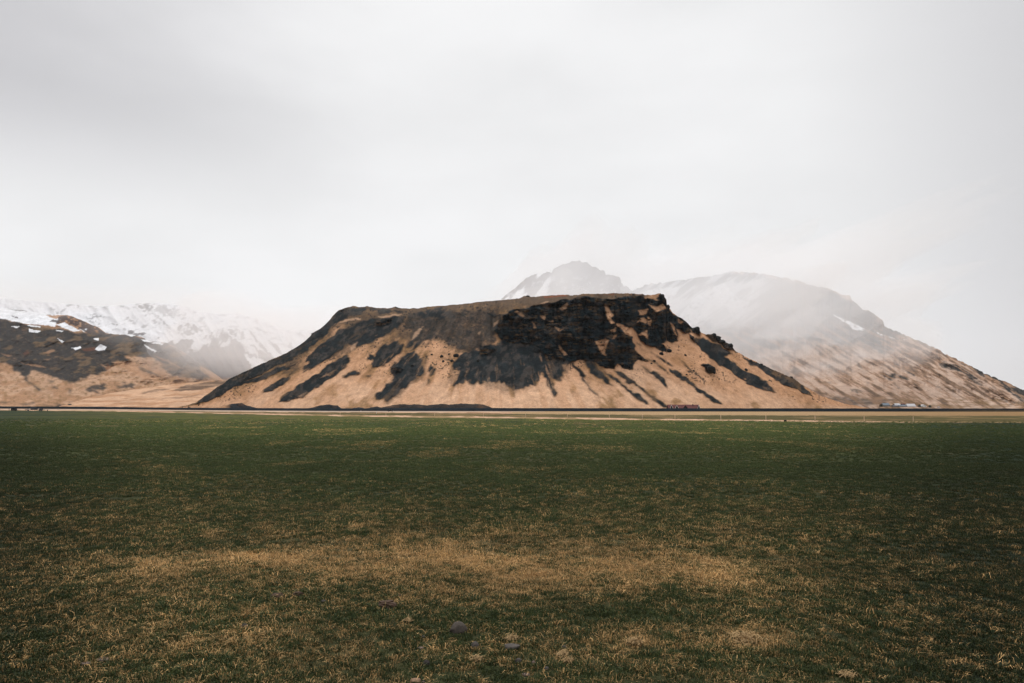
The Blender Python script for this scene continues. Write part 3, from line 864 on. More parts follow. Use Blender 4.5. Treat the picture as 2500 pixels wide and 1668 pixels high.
m, t, b = new_mat("turf and straw")
att = N(t, "ShaderNodeAttribute", attribute_name="cover")
pos = N(t, "ShaderNodeNewGeometry").outputs["Position"]
n_a = noise(t, pos, 0.5, 6.0, 0.7)
n_b = noise(t, pos, 5.0, 4.0, 0.75)
n_c = noise(t, pos, 38.0, 3.0, 0.7)
k = math_node(t, "MULTIPLY", map_range(t, n_a, 0.3, 0.7, 0.68, 1.32, False), map_range(t, n_b, 0.3, 0.7, 0.62, 1.42, False))
k = math_node(t, "MULTIPLY", k, map_range(t, n_c, 0.3, 0.7, 0.7, 1.3, False))
vs = N(t, "ShaderNodeVectorMath", operation="SCALE")
t.links.new(att.outputs["Color"], vs.inputs[0])
t.links.new(k, vs.inputs["Scale"])
dead = math_node(t, "MULTIPLY", map_range(t, n_b, 0.60, 0.70, 0.0, 1.0), map_range(t, n_a, 0.46, 0.62, 0.0, 0.45))
t.links.new(mix_rgb(t, dead, vs.outputs[0], (0.11, 0.078, 0.032)), b.inputs["Base Color"])
bp = N(t, "ShaderNodeBump")
bp.inputs["Strength"].default_value = 1.0
bp.inputs["Distance"].default_value = 0.06
t.links.new(n_b, bp.inputs["Height"])
t.links.new(bp.outputs[0], b.inputs["Normal"])
b.inputs["Specular IOR Level"].default_value = 0.04
mat_turf = m

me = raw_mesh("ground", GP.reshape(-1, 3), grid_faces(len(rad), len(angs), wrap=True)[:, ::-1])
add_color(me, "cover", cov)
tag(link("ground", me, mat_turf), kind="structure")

# levee of dark stones across the plain
LT = curve([(-700,988),(0,992.3),(250,993.2),(400,995.2),(600,996.4),(800,997.2),(1200,996.4),(1600,996.8),(2100,997.2),(2500,997.6),(3200,999)])
LB = curve([(-700,995.5),(0,997.8),(300,999.6),(500,1001.8),(800,1003.6),(1200,1004.2),(1600,1004.9),(2100,1005.2),(2500,1005.3),(3200,1007)])
lu = np.linspace(-700, 3200, 900)
base = ground(lu, LB(lu))
topz = at(lu, LT(lu) + (fbm(lu / 14, lu * 0, 901, 3) - 0.5) * 0.9, base[:, 1] + 7)[:, 2]
prof = [(-0.8, -0.15), (0.0, 0.02), (1.6, 0.22), (3.2, 0.5), (4.8, 0.78), (6.2, 0.96), (7.6, 1.0), (9.5, 0.97), (13, 0.5), (18, -0.1)]
rows = []
for dyk, h in prof:
    q = base.copy()
    q[:, 1] += dyk
    q[:, 0] *= q[:, 1] / base[:, 1]
    q[:, 2] = h * topz + (fbm(lu / 3, lu * 0 + dyk, 903, 3) - 0.5) * 0.5 * (0 < h < 0.95)
    rows.append(q)
LV = np.stack(rows)
me = raw_mesh("levee", LV.reshape(-1, 3), grid_faces(len(prof), len(lu)))
lc = np.broadcast_to(np.array([0.008, 0.013, 0.017]), LV.shape).copy()
lowz = np.repeat(np.array([p[1] for p in prof])[:, None], len(lu), 1)
lc = lerp(lc, np.array([0.05, 0.04, 0.028]), sstep(2250, 2420, np.repeat(lu[None], len(prof), 0)) * (lowz < 0.7))
add_color(me, "cover", lc.reshape(-1, 3))
mat_levee = land_mat("dark levee stones", 0.7, 4.0, 0.5, 0.35)
tag(link("levee", me, mat_levee), kind="structure")

# pale gravel road in front of the levee
ru = np.linspace(-600, 1330, 220)
RT = curve([(-600,996.8),(0,998.6),(300,1000.6),(500,1002.4),(800,1004.0),(1000,1004.6),(1330,1005.0)])
RB = curve([(-600,998.2),(0,1000.2),(300,1002.6),(500,1004.6),(800,1006.2),(1000,1006.6),(1330,1005.5)])
ra, rb = ground(ru, RT(ru)), ground(ru, RB(ru) + (fbm(ru / 30, ru * 0, 905, 3) - 0.5) * 1.2)
RV = np.stack([rb - [0, 0.8, 0], rb + [0, 0, 0.12], ra + [0, 0, 0.12], ra + [0, 0.8, 0]])
RV[0, :, 2] = RV[3, :, 2] = -0.12
mat_road = flat_mat("pale gravel", (0.31, 0.235, 0.175), 0.95, 0.25, 0.05)
tag(link("gravel_road", raw_mesh("gravel_road", RV.reshape(-1, 3), grid_faces(4, len(ru))), mat_road), kind="structure")

# dark mounds at the foot of the mesa
def mound(pts, Y, depth, cover, seed, patch=None):
    p = np.array(pts, float)
    U = np.linspace(p[0, 0], p[-1, 0], 160)
    vt = np.interp(U, p[:, 0], p[:, 1]) + (fbm(U / 5, U * 0, seed, 3) - 0.5) * 1.6
    top = at(U, vt, Y + depth)
    K = np.linspace(0, 1, 14)
    rows_, cols_ = [], []
    for kk in K:
        q = top.copy()
        q[:, 1] = Y + depth * kk
        q[:, 0] = top[:, 0] * q[:, 1] / top[:, 1]
        z = np.maximum(top[:, 2], -0.3)
        q[:, 2] = -0.4 + (z + 0.4) * math.sin(kk * math.pi / 2) ** 1.1
        q[:, 1] += (fbm(U / 9, U * 0 + kk * 3, seed + 3, 3) - 0.5) * 3 * (kk > 0)
        rows_.append(q)
        nn = fbm(U / 21, U * 0 + kk * 1.6, seed + 7, 4)
        cc = lerp(np.broadcast_to(cover, q.shape).copy(), np.array([0.13, 0.072, 0.042]), sstep(0.5, 0.8, nn) * 0.4)
        if patch is not None:
            cc = lerp(cc, TAN2 * 0.8, sstep(patch[1], patch[0], U) * sstep(0.95, 0.8, np.full_like(U, kk)))
        cols_.append(cc)
    for kk, zz in ((1.6, 0.7), (2.4, -0.02)):
        q = top.copy()
        q[:, 1] = Y + depth * kk
        q[:, 2] = -0.4 + (np.maximum(top[:, 2], -0.3) + 0.4) * zz
        rows_.append(q)
        cols_.append(cols_[-1])
    A = np.stack(rows_)
    me = raw_mesh("mound", A.reshape(-1, 3), grid_faces(len(rows_), len(U)))
    add_color(me, "cover", np.stack(cols_).reshape(-1, 3))
    return tag(link("mound", me, mat_mesa), kind="structure")

DKM = np.array([0.018, 0.020, 0.022])
mound([(500,1000),(525,996),(550,989),(570,985.5),(590,984),(600,990),(612,992.5),(627,996),(640,1000)], 740, 14, DKM, 951, (548, 566))
mound([(740,1000),(755,996.5),(775,991.5),(800,987.5),(815,989.5),(824,990),(832,997),(842,1000)], 745, 13, DKM, 953)
mound([(852,1000),(865,996),(875,994.5),(884,995.5),(890,997.5),(910,994.5),(922,992.5),(932,995),(945,992),(965,988),(985,986.5),(1000,989),(1012,986.5),(1030,989),(1042,989.5),(1060,988),(1078,986),(1100,988),(1125,985),(1150,986.5),(1175,987),(1190,991),(1203,997),(1212,1000)], 750, 14, np.array([0.028, 0.025, 0.023]), 955)
mound([(110,1000),(130,994),(155,988),(172,986),(182,988),(200,992),(240,994.5),(285,997),(320,1000)], 1250, 25, np.array([0.024, 0.026, 0.024]), 957)

# ---------------------------------------------------------------- rock outcrops standing out of the mesa
mat_rock = flat_mat("dark basalt", (0.012, 0.015, 0.016), 0.95, 0.35, 0.5)

def rock_mesh(name, seed, sx, sy, sz, rough=0.35, sub=3, flat=0.0):
    bm = bmesh.new()
    bmesh.ops.create_icosphere(bm, subdivisions=sub, radius=1.0)
    rnd = random.Random(seed)
    planes = [(Vector((rnd.gauss(0, 1), rnd.gauss(0, 1), rnd.gauss(0, 0.8))).normalized(), rnd.uniform(0.62, 0.95) if rough > 0.3 else rnd.uniform(0.78, 0.97)) for _ in range(9)]
    co = np.array([v.co[:] for v in bm.verts])
    n = fbm(co[:, 0] * 1.3 + 7 * seed, co[:, 1] * 1.3 + co[:, 2] * 1.7, seed, 3) - 0.5
    n2 = fbm(co[:, 0] * 4 + 3 * seed, co[:, 1] * 4 - co[:, 2] * 4, seed + 9, 3) - 0.5
    for v, a, a2 in zip(bm.verts, n, n2):
        r = 1.0 + rough * a * 1.4 + rough * 0.25 * a2
        p = v.co * r
        for pn, pd in planes:
            d = p.dot(pn)
            if d > pd:
                p -= pn * (d - pd) * 0.85
        if flat and p.z > flat:
            p.z = flat + (p.z - flat) * 0.2
        v.co = (p.x * sx, p.y * sy, p.z * sz)
    me = bpy.data.meshes.new(name)
    bm.to_mesh(me)
    bm.free()
    return me

OUTCROPS = [(1078,871,9,8),(1081,883,8,8),(1053,866,6,5),(1103,882,10,9),(1114,870,14,11),(1095,865,6,5),(1166,882,9,7),(1340,875,11,10),(1310,858,20,18),
            (1735,901,20,14),(1728,893,12,9),(1741,909,10,9),(1673,868,7,6),(1692,906,6,5),(1675,915,5,4),(1613,865,12,9),(1597,882,8,6),(1633,857,14,10),(1590,888,6,5),(1421,916,9,5),
            (1702,806,15,17),(1742,820,14,10),(1752,827,15,12),(1764,835,12,9),(1781,844,15,10),(1690,825,10,9),(1932,922,7,6),(1832,882,9,6),(1820,904,10,8),(1859,890,8,5),
            (1600,742,12,7),(1615,722,14,8),(1630,748,9,12),(1288,724,10,5),(968,752,9,4),(835,759,9,6),(762,815,7,4),(975,908,12,8),(962,905,8,6),(1005,893,8,7)]
for i, (u_, v_, w_, h_) in enumerate(OUTCROPS):
    p = mesa_at(u_, v_)
    s = p.y / F
    me = rock_mesh("outcrop", 100 + i, w_ * s * 0.55, w_ * s * 0.5, h_ * s * 0.6, 0.55, 2)
    o = link("outcrop", me, mat_rock, mesa, p)
    o.rotation_euler = (0, 0, i * 1.7)

# ---------------------------------------------------------------- red-roofed lodge behind the levee
mat_redroof = flat_mat("red painted roofing", (0.105, 0.036, 0.032), 0.7, 0.15, 0.6)
mat_darkwood = flat_mat("dark stained timber", (0.035, 0.032, 0.032), 0.85, 0.2, 0.8)
mat_white = flat_mat("white paint", (0.72, 0.72, 0.70), 0.6, 0.06, 1.0)
mat_pane = flat_mat("window glass", (0.03, 0.04, 0.05), 0.12, 0.05, 1.0)
mat_greywall = flat_mat("grey render", (0.22, 0.22, 0.225), 0.9, 0.12, 0.6)
mat_blueroof = flat_mat("blue-grey roof sheeting", (0.15, 0.185, 0.215), 0.6, 0.15, 0.5)
mat_greyroof = flat_mat("weathered grey sheeting", (0.23, 0.235, 0.26), 0.6, 0.15, 0.5)
mat_whiteroof = flat_mat("white roof sheeting", (0.50, 0.50, 0.51), 0.6, 0.06, 0.5)

def gable_roof(mb, x0, x1, y0, y1, z0, z1, over=0.5, th=0.25, along="x"):
    """two thick pitches over the rectangle, ridge along x or y"""
    if along == "x":
        ym = (y0 + y1) / 2
        k = (z1 - z0) / (ym - y0)
        prof = [(y0 - over, z0 - over * k), (ym, z1), (y1 + over, z0 - over * k), (y1 + over, z0 - over * k + th), (ym, z1 + th), (y0 - over, z0 - over * k + th)]
        mb.prism_x(prof, x0 - over, x1 + over)
    else:
        xm = (x0 + x1) / 2
        k = (z1 - z0) / (xm - x0)
        prof = [(x0 - over, z0 - over * k), (xm, z1), (x1 + over, z0 - over * k), (x1 + over, z0 - over * k + th), (xm, z1 + th), (x0 - over, z0 - over * k + th)]
        mb.prism_y(prof, y0 - over, y1 + over)

def window(root, x, y, z, w, h, mat_frame=None):
    """frame and pane facing the camera side (-y)"""
    fr = MB()
    for cx, cz, sx, sz in ((x - w / 2, z, 0.14, h), (x + w / 2, z, 0.14, h), (x, z - h / 2, w + 0.28, 0.14), (x, z + h / 2, w + 0.28, 0.14)):
        fr.box((cx, y - 0.06, cz), (sx, 0.12 + 0.001 * (sx < sz), sz))
    f = fr.build("window", mat_frame or mat_white, root)
    MB().box((x, y - 0.03, z), (w - 0.15, 0.05, h - 0.15)).build("pane", mat_pane, f)

hy = 800.0
pl = at(1633, 995, hy)
pr = at(1708, 995, hy)
lodge = tag(empty("lodge", (float((pl[0] + pr[0]) / 2), hy, 0.0)), "long dark lodge with red roof and gabled dormers behind the dark levee", "lodge")
Lh = float(pr[0] - pl[0]) / 2
zr = float(at(1670, 988.6, hy)[2])
ze = zr - 4.2
MB().box((0, 5, ze / 2), (2 * Lh, 9.6, ze)).build("wall", mat_darkwood, lodge)
for sx_ in (-1, 1):
    MB().prism_x([(0.2, ze), (9.8, ze), (5, zr - 0.35)], sx_ * Lh - 0.15 * (sx_ > 0), sx_ * Lh + 0.15 * (sx_ < 0)).build("gable", mat_darkwood, lodge)
rb_ = MB()
gable_roof(rb_, -Lh, Lh, 0.2, 9.8, ze, zr, 0.7, 0.28)
lr = rb_.build("roof", mat_redroof, lodge)
MB().box((Lh * 0.62, 4.0, zr - 0.2), (1.0, 1.0, 2.0)).build("chimney", mat_darkwood, lr)
def cross_gable(xc, w, zt, wallm, trim):
    zb = ze - 1.6
    body = MB()
    body.prism_y([(xc - w / 2 + 0.3, 0.4), (xc + w / 2 - 0.3, 0.4), (xc + w / 2 - 0.3, zb), (xc, zt - 0.35), (xc - w / 2 + 0.3, zb)], -2.6, 3.2)
    gb = body.build("gabled_bay", wallm, lodge)
    r = MB()
    gable_roof(r, xc - w / 2 + 0.3, xc + w / 2 - 0.3, -2.6, 3.4, zb, zt - 0.3, 0.45, 0.25, "y")
    r.build("bay_roof", mat_redroof, gb)
    if trim:
        for s_ in (-1, 1):
            a = Vector((xc, -3.12, zt - 0.15)); e_ = Vector((xc + s_ * (w / 2 + 0.1), -3.12, zb - 0.45))
            MB().tube(a, e_, 0.17, n=4).build("bargeboard", mat_white, gb)
cross_gable(-Lh + 2.4, 5.2, zr - 0.1, mat_darkwood, True)
cross_gable(-Lh + 2 * Lh * 0.24, 6.4, zr - 0.5, mat_darkwood, True)
cross_gable(-Lh + 2 * Lh * 0.52, 9.0, zr - 0.3, mat_darkwood, False)
cross_gable(Lh - 1.6, 4.4, zr - 0.1, mat_darkwood, True)
zw = ze - 1.2
for xw in (-Lh + 2.4, -Lh + 2 * Lh * 0.24 - 1.4, -Lh + 2 * Lh * 0.24 + 1.4):
    window(lodge, xw, -2.6, zw, 1.1, 2.0, mat_white)
    MB().box((xw, -2.72, zw - 0.1), (0.75, 0.04, 1.3)).build("curtain", mat_white, lodge)
for xw in (-Lh + 2 * Lh * 0.52 + 1.8, Lh * 0.45, Lh * 0.62):
    window(lodge, xw, -2.6 if xw < Lh * 0.2 else 0.2, zw, 1.2, 1.6, mat_white)

# ---------------------------------------------------------------- farm below the misty mountain
def farm_house(name, label, cat, u0_, u1_, vb, vtp, depth, mw, mr, eave=0.55, along="x", group="farm buildings below the misty mountain", nwin=0):
    p = misty_at((u0_ + u1_) / 2, vb)
    Yf_ = p.y
    a, c_, top = at(u0_, vb, Yf_), at(u1_, vb, Yf_), at((u0_ + u1_) / 2, vtp, Yf_)
    w = float(c_[0] - a[0])
    h = float(top[2] - a[2])
    root = tag(empty(name, (float((a[0] + c_[0]) / 2), Yf_, float(a[2]))), label, cat, group)
    he = h * eave
    MB().box((0, depth / 2, he / 2 - 1), (w * 0.94, depth * 0.94, he + 2)).build("wall", mw, root)
    g = MB()
    if along == "x":
        for s_ in (-1, 1):
            MB().prism_x([(depth * 0.03, he), (depth * 0.97, he), (depth / 2, h * 0.97)], s_ * w * 0.465 - 0.1, s_ * w * 0.465 + 0.1).build("gable", mw, root)
    else:
        g.prism_y([(-w * 0.46, he), (w * 0.46, he), (0, h * 0.97)], depth * 0.03 + 0.02, depth * 0.97)
        g.build("gable", mw, root)
    r = MB()
    if along == "x":
        gable_roof(r, -w * 0.47, w * 0.47, depth * 0.03, depth * 0.97, he, h, 0.4, 0.3, "x")
    else:
        gable_roof(r, -w * 0.47, w * 0.47, depth * 0.03, depth * 0.97, he, h, 0.4, 0.3, "y")
    r.build("roof", mr, root)
    for k_ in range(nwin):
        window(root, w * (-0.3 + 0.6 * k_ / max(nwin - 1, 1)), depth * 0.03, he * 0.5, w * 0.1, he * 0.4)
    return root
farm_house("barn", "blue-roofed farm barn left of the other farm buildings", "barn", 2157, 2174, 992, 984.6, 14, mat_greywall, mat_blueroof, 0.35)
farm_house("barn", "white-roofed barn rising just behind the low grey farm sheds", "barn", 2187, 2199, 991, 985.4, 12, mat_white, mat_whiteroof, 0.4)
farm_house("shed", "low blue-grey shed beside the tall white-roofed barn", "shed", 2182, 2193, 993.6, 988.2, 9, mat_greywall, mat_greyroof, 0.45)
farm_house("shed", "long low grey farm shed in the middle of the farmyard", "shed", 2194, 2216, 993.6, 988.6, 9, mat_greywall, mat_blueroof, 0.45)
farm_house("barn", "largest white barn of the farm under the misty mountain", "barn", 2216, 2237, 993.2, 986.2, 12, mat_white, mat_whiteroof, 0.25)
farm_house("farmhouse", "small white farmhouse standing right of the barns", "house", 2250, 2262, 994.4, 988.0, 9, mat_white, mat_whiteroof, 0.5, "y", nwin=2)
farm_house("shed", "small red-roofed hut above the grey farm shed", "hut", 2203, 2210, 989, 985.4, 6, mat_darkwood, mat_redroof, 0.5)
farm_house("hut", "tiny pale hut alone on the straw right of the farm", "hut", 2291, 2295, 995.6, 993.2, 5, mat_greywall, mat_greyroof, 0.5, group=None)

mat_leaf = flat_mat("dark evergreen leaves", (0.022, 0.03, 0.022), 0.9, 0.3, 1.0)
mat_bark = flat_mat("bark", (0.06, 0.045, 0.035), 0.95, 0.2, 2.0)
def tree(label, u_, vb, vt_, wpx, seed):
    p = misty_at(u_, vb)
    h = float(at(u_, vt_, p.y)[2] - at(u_, vb, p.y)[2])
    w = wpx * p.y / F
    root = tag(empty("tree", (p.x, p.y - 3, p.z - 0.6)), label, "tree", "trees of the farm shelter belt")
    tr = MB().tube((0, 0, -0.5), (0.1, 0, h * 0.6), 0.35, 0.15, 7)
    rnd = random.Random(seed)
    for _ in range(5):
        z = h * rnd.uniform(0.25, 0.6); a = rnd.uniform(0, 6.28)
        tr.tube((0, 0, z), (math.cos(a) * w * 0.3, math.sin(a) * w * 0.3, z + h * 0.2), 0.12, 0.04, 5)
    tr.build("trunk", mat_bark, root)
    vs_, fs_ = [], []
    for i in range(520):
        a, q, zz = rnd.uniform(0, 6.28), rnd.random() ** 0.5, rnd.uniform(0.12, 1.0)
        lump = 0.75 + 0.35 * math.sin(a * 3 + seed + zz * 7)
        rr = w / 2 * q * lump * (1.05 - 0.75 * max(0, zz - 0.4) / 0.6)
        c = Vector((rr * math.cos(a), rr * math.sin(a), zz * h))
        s_ = rnd.uniform(0.35, 0.8)
        d1 = Vector((rnd.gauss(0, 1), rnd.gauss(0, 1), rnd.gauss(0, 1))).normalized() * s_
        d2 = d1.orthogonal().normalized() * s_ * 0.7
        n0 = len(vs_)
        vs_ += [c - d1, c + d2, c + d1, c - d2]
        fs_.append((n0, n0 + 1, n0 + 2, n0 + 3))
    me_ = bpy.data.meshes.new("crown")
    me_.from_pydata([tuple(x) for x in vs_], [], fs_)
    link("crown", me_, mat_leaf, root)
tree("dark tree at the left end of the farm, beside the blue-roofed barn", 2148, 993, 986.4, 13, 1)
tree("dark tree between the blue-roofed barn and the grey farm sheds", 2178.5, 993, 986.8, 10, 2)
tree("dark tree between the largest white barn and the white farmhouse", 2243, 994.4, 987.6, 11, 3)
tree("dark tree just right of the white farmhouse", 2267, 995.4, 989.4, 11, 4)

# ---------------------------------------------------------------- black car on the gravel road
mat_carpaint = flat_mat("black car paint", (0.012, 0.014, 0.018), 0.3, 0.05, 1.0)
mat_rubber = flat_mat("tyre rubber", (0.02, 0.02, 0.02), 0.9, 0.1, 5.0)
mat_alloy = flat_mat("wheel alloy", (0.4, 0.4, 0.42), 0.4, 0.05, 5.0, 0.8)
mat_lampglass = flat_mat("clear lamp glass", (0.7, 0.7, 0.68), 0.2, 0.03, 5.0)
mat_taillamp = flat_mat("red lamp glass", (0.3, 0.02, 0.02), 0.2, 0.03, 5.0)
cp = ground(953, 1005.6)
car = tag(empty("car", (float(cp[0]), float(cp[1]), 0.12), math.radians(6)), "small black car driving on the pale gravel road below the dark levee", "car")
body = MB().prism_y([(-2.05, 0.32), (2.02, 0.32), (2.1, 0.55), (2.0, 0.86), (1.05, 0.98), (-1.85, 1.02), (-2.08, 0.85)], -0.85, 0.85)
body.build("body", mat_carpaint, car)
cab = MB().prism_y([(1.05, 0.98), (0.45, 1.5), (-1.1, 1.55), (-1.85, 1.02)], -0.74, 0.74)
cab.build("cabin", mat_carpaint, car)
for sy_ in (-1, 1):
    w_ = MB().prism_y([(0.85, 1.03), (0.4, 1.42), (-1.05, 1.46), (-1.55, 1.05)], sy_ * 0.745 - 0.006, sy_ * 0.745 + 0.006)
    w_.build("window", mat_pane, car)
    for xw in (-1.3, 1.3):
        wh = MB().tube((xw, sy_ * 0.68, 0.33), (xw, sy_ * 0.88, 0.33), 0.33, n=18).build("wheel", mat_rubber, car)
        MB().tube((xw, sy_ * 0.87, 0.33), (xw, sy_ * 0.895, 0.33), 0.2, n=14).build("rim", mat_alloy, wh)
    MB().box((2.03, sy_ * 0.6, 0.72), (0.14, 0.35, 0.14)).build("headlight", mat_lampglass, car)
    MB().box((-2.04, sy_ * 0.65, 0.85), (0.12, 0.25, 0.18)).build("tail_light", mat_taillamp, car)
MB().prism_y([(1.0, 1.03), (0.47, 1.46), (0.49, 1.48), (1.03, 1.04)], -0.66, 0.66).build("windscreen", mat_pane, car)

# ---------------------------------------------------------------- fence along the field edge
mat_post = flat_mat("bleached fence wood", (0.52, 0.40, 0.28), 0.9, 0.15, 3.0)
mat_wire = flat_mat("fence wire", (0.35, 0.33, 0.31), 0.5, 0.05, 3.0, 0.6)
POSTS = [(718,1011.6),(830,1014.8),(942,1015.6),(1061,1016.4),(1180,1017.6),(1283,1018.8),(1385,1020.4),(1488,1021.9),(1568,1023),(1648,1024.2),(1760,1025.4),(1870,1026.4),(1990,1027.6),(2110,1028.6),(2230,1029.6)]
pp = [ground(a_, b_) for a_, b_ in POSTS]
f0 = pp[0]
fence = tag(empty("wire_fence", tuple(map(float, f0))), "wire fence with pale wooden posts along the far edge of the green field", "fence")
tops = []
for i, q in enumerate(pp):
    rnd = random.Random(i)
    hgt = 1.2 * rnd.uniform(0.9, 1.05)
    lx, ly = rnd.uniform(-0.06, 0.06), rnd.uniform(-0.05, 0.05)
    mb = MB().tube((0, 0, -0.3), (lx, ly, hgt - 0.04), 0.085, 0.075, 8).tube((lx, ly, hgt - 0.04), (lx, ly, hgt), 0.075, 0.05, 8)
    o = mb.build("post", mat_post, fence)
    o.location = tuple(map(float, q - f0))
    tops.append(q - f0 + np.array([lx, ly, hgt]))
for hz_ in (0.12, 0.45, 0.78):
    mb = MB()
    for a_, c_ in zip(tops[:-1], tops[1:]):
        mb.tube(a_ - [0, 0.1, hz_], c_ - [0, 0.1, hz_], 0.006, n=4)
    mb.build("wire", mat_wire, fence)

# roadside marker posts
for (u_, v_, h_), lab in zip([(919, 1009.2, 0.95), (881, 1006.0, 1.0)], ["short white marker post in the olive verge near the black car", "thin pale marker post at the edge of the gravel road"]):
    q = ground(u_, v_)
    mk = tag(empty("marker_post", tuple(map(float, q))), lab, "marker post", "marker posts beside the gravel road")
    MB().box((0, 0, h_ / 2 - 0.1), (0.2, 0.12, h_ + 0.2)).build("post", mat_white, mk)
    MB().box((0, -0.065, h_ * 0.82), (0.12, 0.02, 0.14)).build("reflector", mat_taillamp, mk)

# ---------------------------------------------------------------- farm implements at the far left of the field
mat_oldsteel = flat_mat("dirty dark steel", (0.025, 0.027, 0.032), 0.7, 0.25, 1.5)
mat_palesteel = flat_mat("worn pale steel", (0.20, 0.20, 0.21), 0.6, 0.2, 1.5)
q = ground(34, 1003.6)
s = float(q[1]) / F
tr_ = tag(empty("farm_trailer", tuple(map(float, q))), "dark high-sided farm trailer standing left of the long implement", "trailer")
tw, th_ = 11 * s, 7.4 * s
MB().prism_y([(-tw * 0.5, 0.75), (tw * 0.46, 0.75), (tw * 0.40, th_), (-tw * 0.38, th_)], -1.1, 1.1).build("body", mat_oldsteel, tr_)
MB().box((0.15, 0, 0.62), (tw * 0.9, 0.9, 0.2)).build("chassis", mat_oldsteel, tr_)
MB().tube((tw * 0.45, 0, 0.62), (tw * 0.45 + 1.5, 0, 0.5), 0.07, n=6).build("drawbar", mat_oldsteel, tr_)
for sx_ in (-0.25, 0.2):
    for sy_ in (-1, 1):
        wh = MB().tube((sx_ * tw, sy_ * 0.95, 0.45), (sx_ * tw, sy_ * 1.2, 0.45), 0.45, n=16).build("wheel", mat_rubber, tr_)
        MB().tube((sx_ * tw, sy_ * 1.19, 0.45), (sx_ * tw, sy_ * 1.215, 0.45), 0.22, n=12).build("rim", mat_palesteel, wh)
for k_ in range(4):
    MB().box((-tw * 0.36 + k_ * tw * 0.24, -1.14, (th_ + 0.8) / 2), (0.1, 0.07, th_ - 0.85)).build("rib", mat_oldsteel, tr_)

q = ground(84, 1004.0)
s = float(q[1]) / F
im = tag(empty("farm_implement", tuple(map(float, q))), "long low folding farm implement with pale rails and wheels at the field edge", "farm machine")
iw = 46 * s
MB().box((0, 0, 0.95), (iw, 0.35, 0.28)).box((0, 1.4, 0.95), (iw * 0.96, 0.3, 0.26)).build("frame", mat_oldsteel, im)
for k_ in range(7):
    x_ = -iw / 2 + iw * (k_ + 0.5) / 7
    MB().box((x_, 0.7, 0.96), (0.2, 1.06, 0.18)).build("crossbar", mat_oldsteel, im)
for k_ in range(11):
    x_ = -iw / 2 + iw * (k_ + 0.5) / 11
    MB().tube((x_, -0.1, 0.81), (x_ + 0.2, -0.35, 0.3), 0.06, n=5).tube((x_ + 0.2, -0.35, 0.3), (x_ - 0.1, -0.55, 0.02), 0.05, n=5).build("tine", mat_oldsteel, im)
for a_, c_ in (((-iw * .46, -0.2, 1.1), (-iw * .22, -0.2, 1.75)), ((-iw * .22, -0.2, 1.75), (0.02 * iw, -0.2, 1.15)), ((0.05 * iw, -0.2, 1.1), (iw * .24, -0.2, 1.8)), ((iw * .24, -0.2, 1.8), (iw * .45, -0.2, 1.2)), ((-iw * .2, -0.2, 2.1), (iw * .1, -0.2, 2.15))):
    MB().tube(a_, c_, 0.085, n=6).build("rail", mat_palesteel, im)
MB().box((-iw * 0.05, 0.5, 1.5), (iw * 0.32, 1.0, 0.8)).build("seed_hopper", mat_oldsteel, im)
MB().box((iw * 0.33, 0.4, 1.45), (iw * 0.14, 1.2, 0.75)).build("toolbox", mat_oldsteel, im)
for x_ in (-iw * 0.3, iw * 0.30, iw * 0.40):
    wh = MB().tube((x_, -0.75, 0.5), (x_, -0.45, 0.5), 0.5, n=16).build("wheel", mat_rubber, im)
    MB().tube((x_, -0.77, 0.5), (x_, -0.74, 0.5), 0.27, n=12).build("rim", mat_palesteel, wh)
for (u_, v_, hh), lab in zip([(22, 1001.5, 1.3), (116, 1004.3, 1.1)], ["short dark stake left of the dark farm trailer", "short dark stake right of the long farm implement"]):
    q = ground(u_, v_)
    st_ = tag(empty("stake", tuple(map(float, q))), lab, "stake", "stakes at the field edge")
    MB().tube((0, 0, -0.3), (0.03, 0, hh), 0.22, 0.18, 8).build("post", mat_darkwood, st_)
    MB().tube((0.03, 0, hh), (0.03, 0, hh + 0.06), 0.2, 0.12, 8).build("cap", mat_oldsteel, st_)

# ---------------------------------------------------------------- stones, clods and straw heaps in the turf
def stone_mat(name, rgb):
    m_, t_, b_ = new_mat(name)
    c_ = N(t_, "ShaderNodeTexCoord").outputs["Object"]
    n1_, n2_ = noise(t_, c_, 14.0, 5.0, 0.7), noise(t_, c_, 90.0, 3.0, 0.7)
    k_ = math_node(t_, "MULTIPLY", map_range(t_, n1_, 0.3, 0.7, 0.7, 1.3, False), map_range(t_, n2_, 0.3, 0.7, 0.8, 1.2, False))
    v_ = N(t_, "ShaderNodeVectorMath", operation="SCALE")
    v_.inputs[0].default_value = rgb
    t_.links.new(k_, v_.inputs["Scale"])
    t_.links.new(v_.outputs[0], b_.inputs["Base Color"])
    bp_ = N(t_, "ShaderNodeBump")
    bp_.inputs["Strength"].default_value = 0.7
    bp_.inputs["Distance"].default_value = 0.01
    t_.links.new(n1_, bp_.inputs["Height"])
    t_.links.new(bp_.outputs[0], b_.inputs["Normal"])
    return m_
SM = {"grey": stone_mat("grey brown stone", (0.056, 0.047, 0.039)), "dark": stone_mat("dark stone", (0.026, 0.022, 0.020)),
      "pale": stone_mat("pale flat stone", (0.12, 0.087, 0.07)), "tan": stone_mat("tan clod", (0.19, 0.12, 0.075)), "mauve": stone_mat("mauve grey stone", (0.064, 0.056, 0.049))}
mat_soil = stone_mat("dry brown soil", (0.06, 0.038, 0.026))
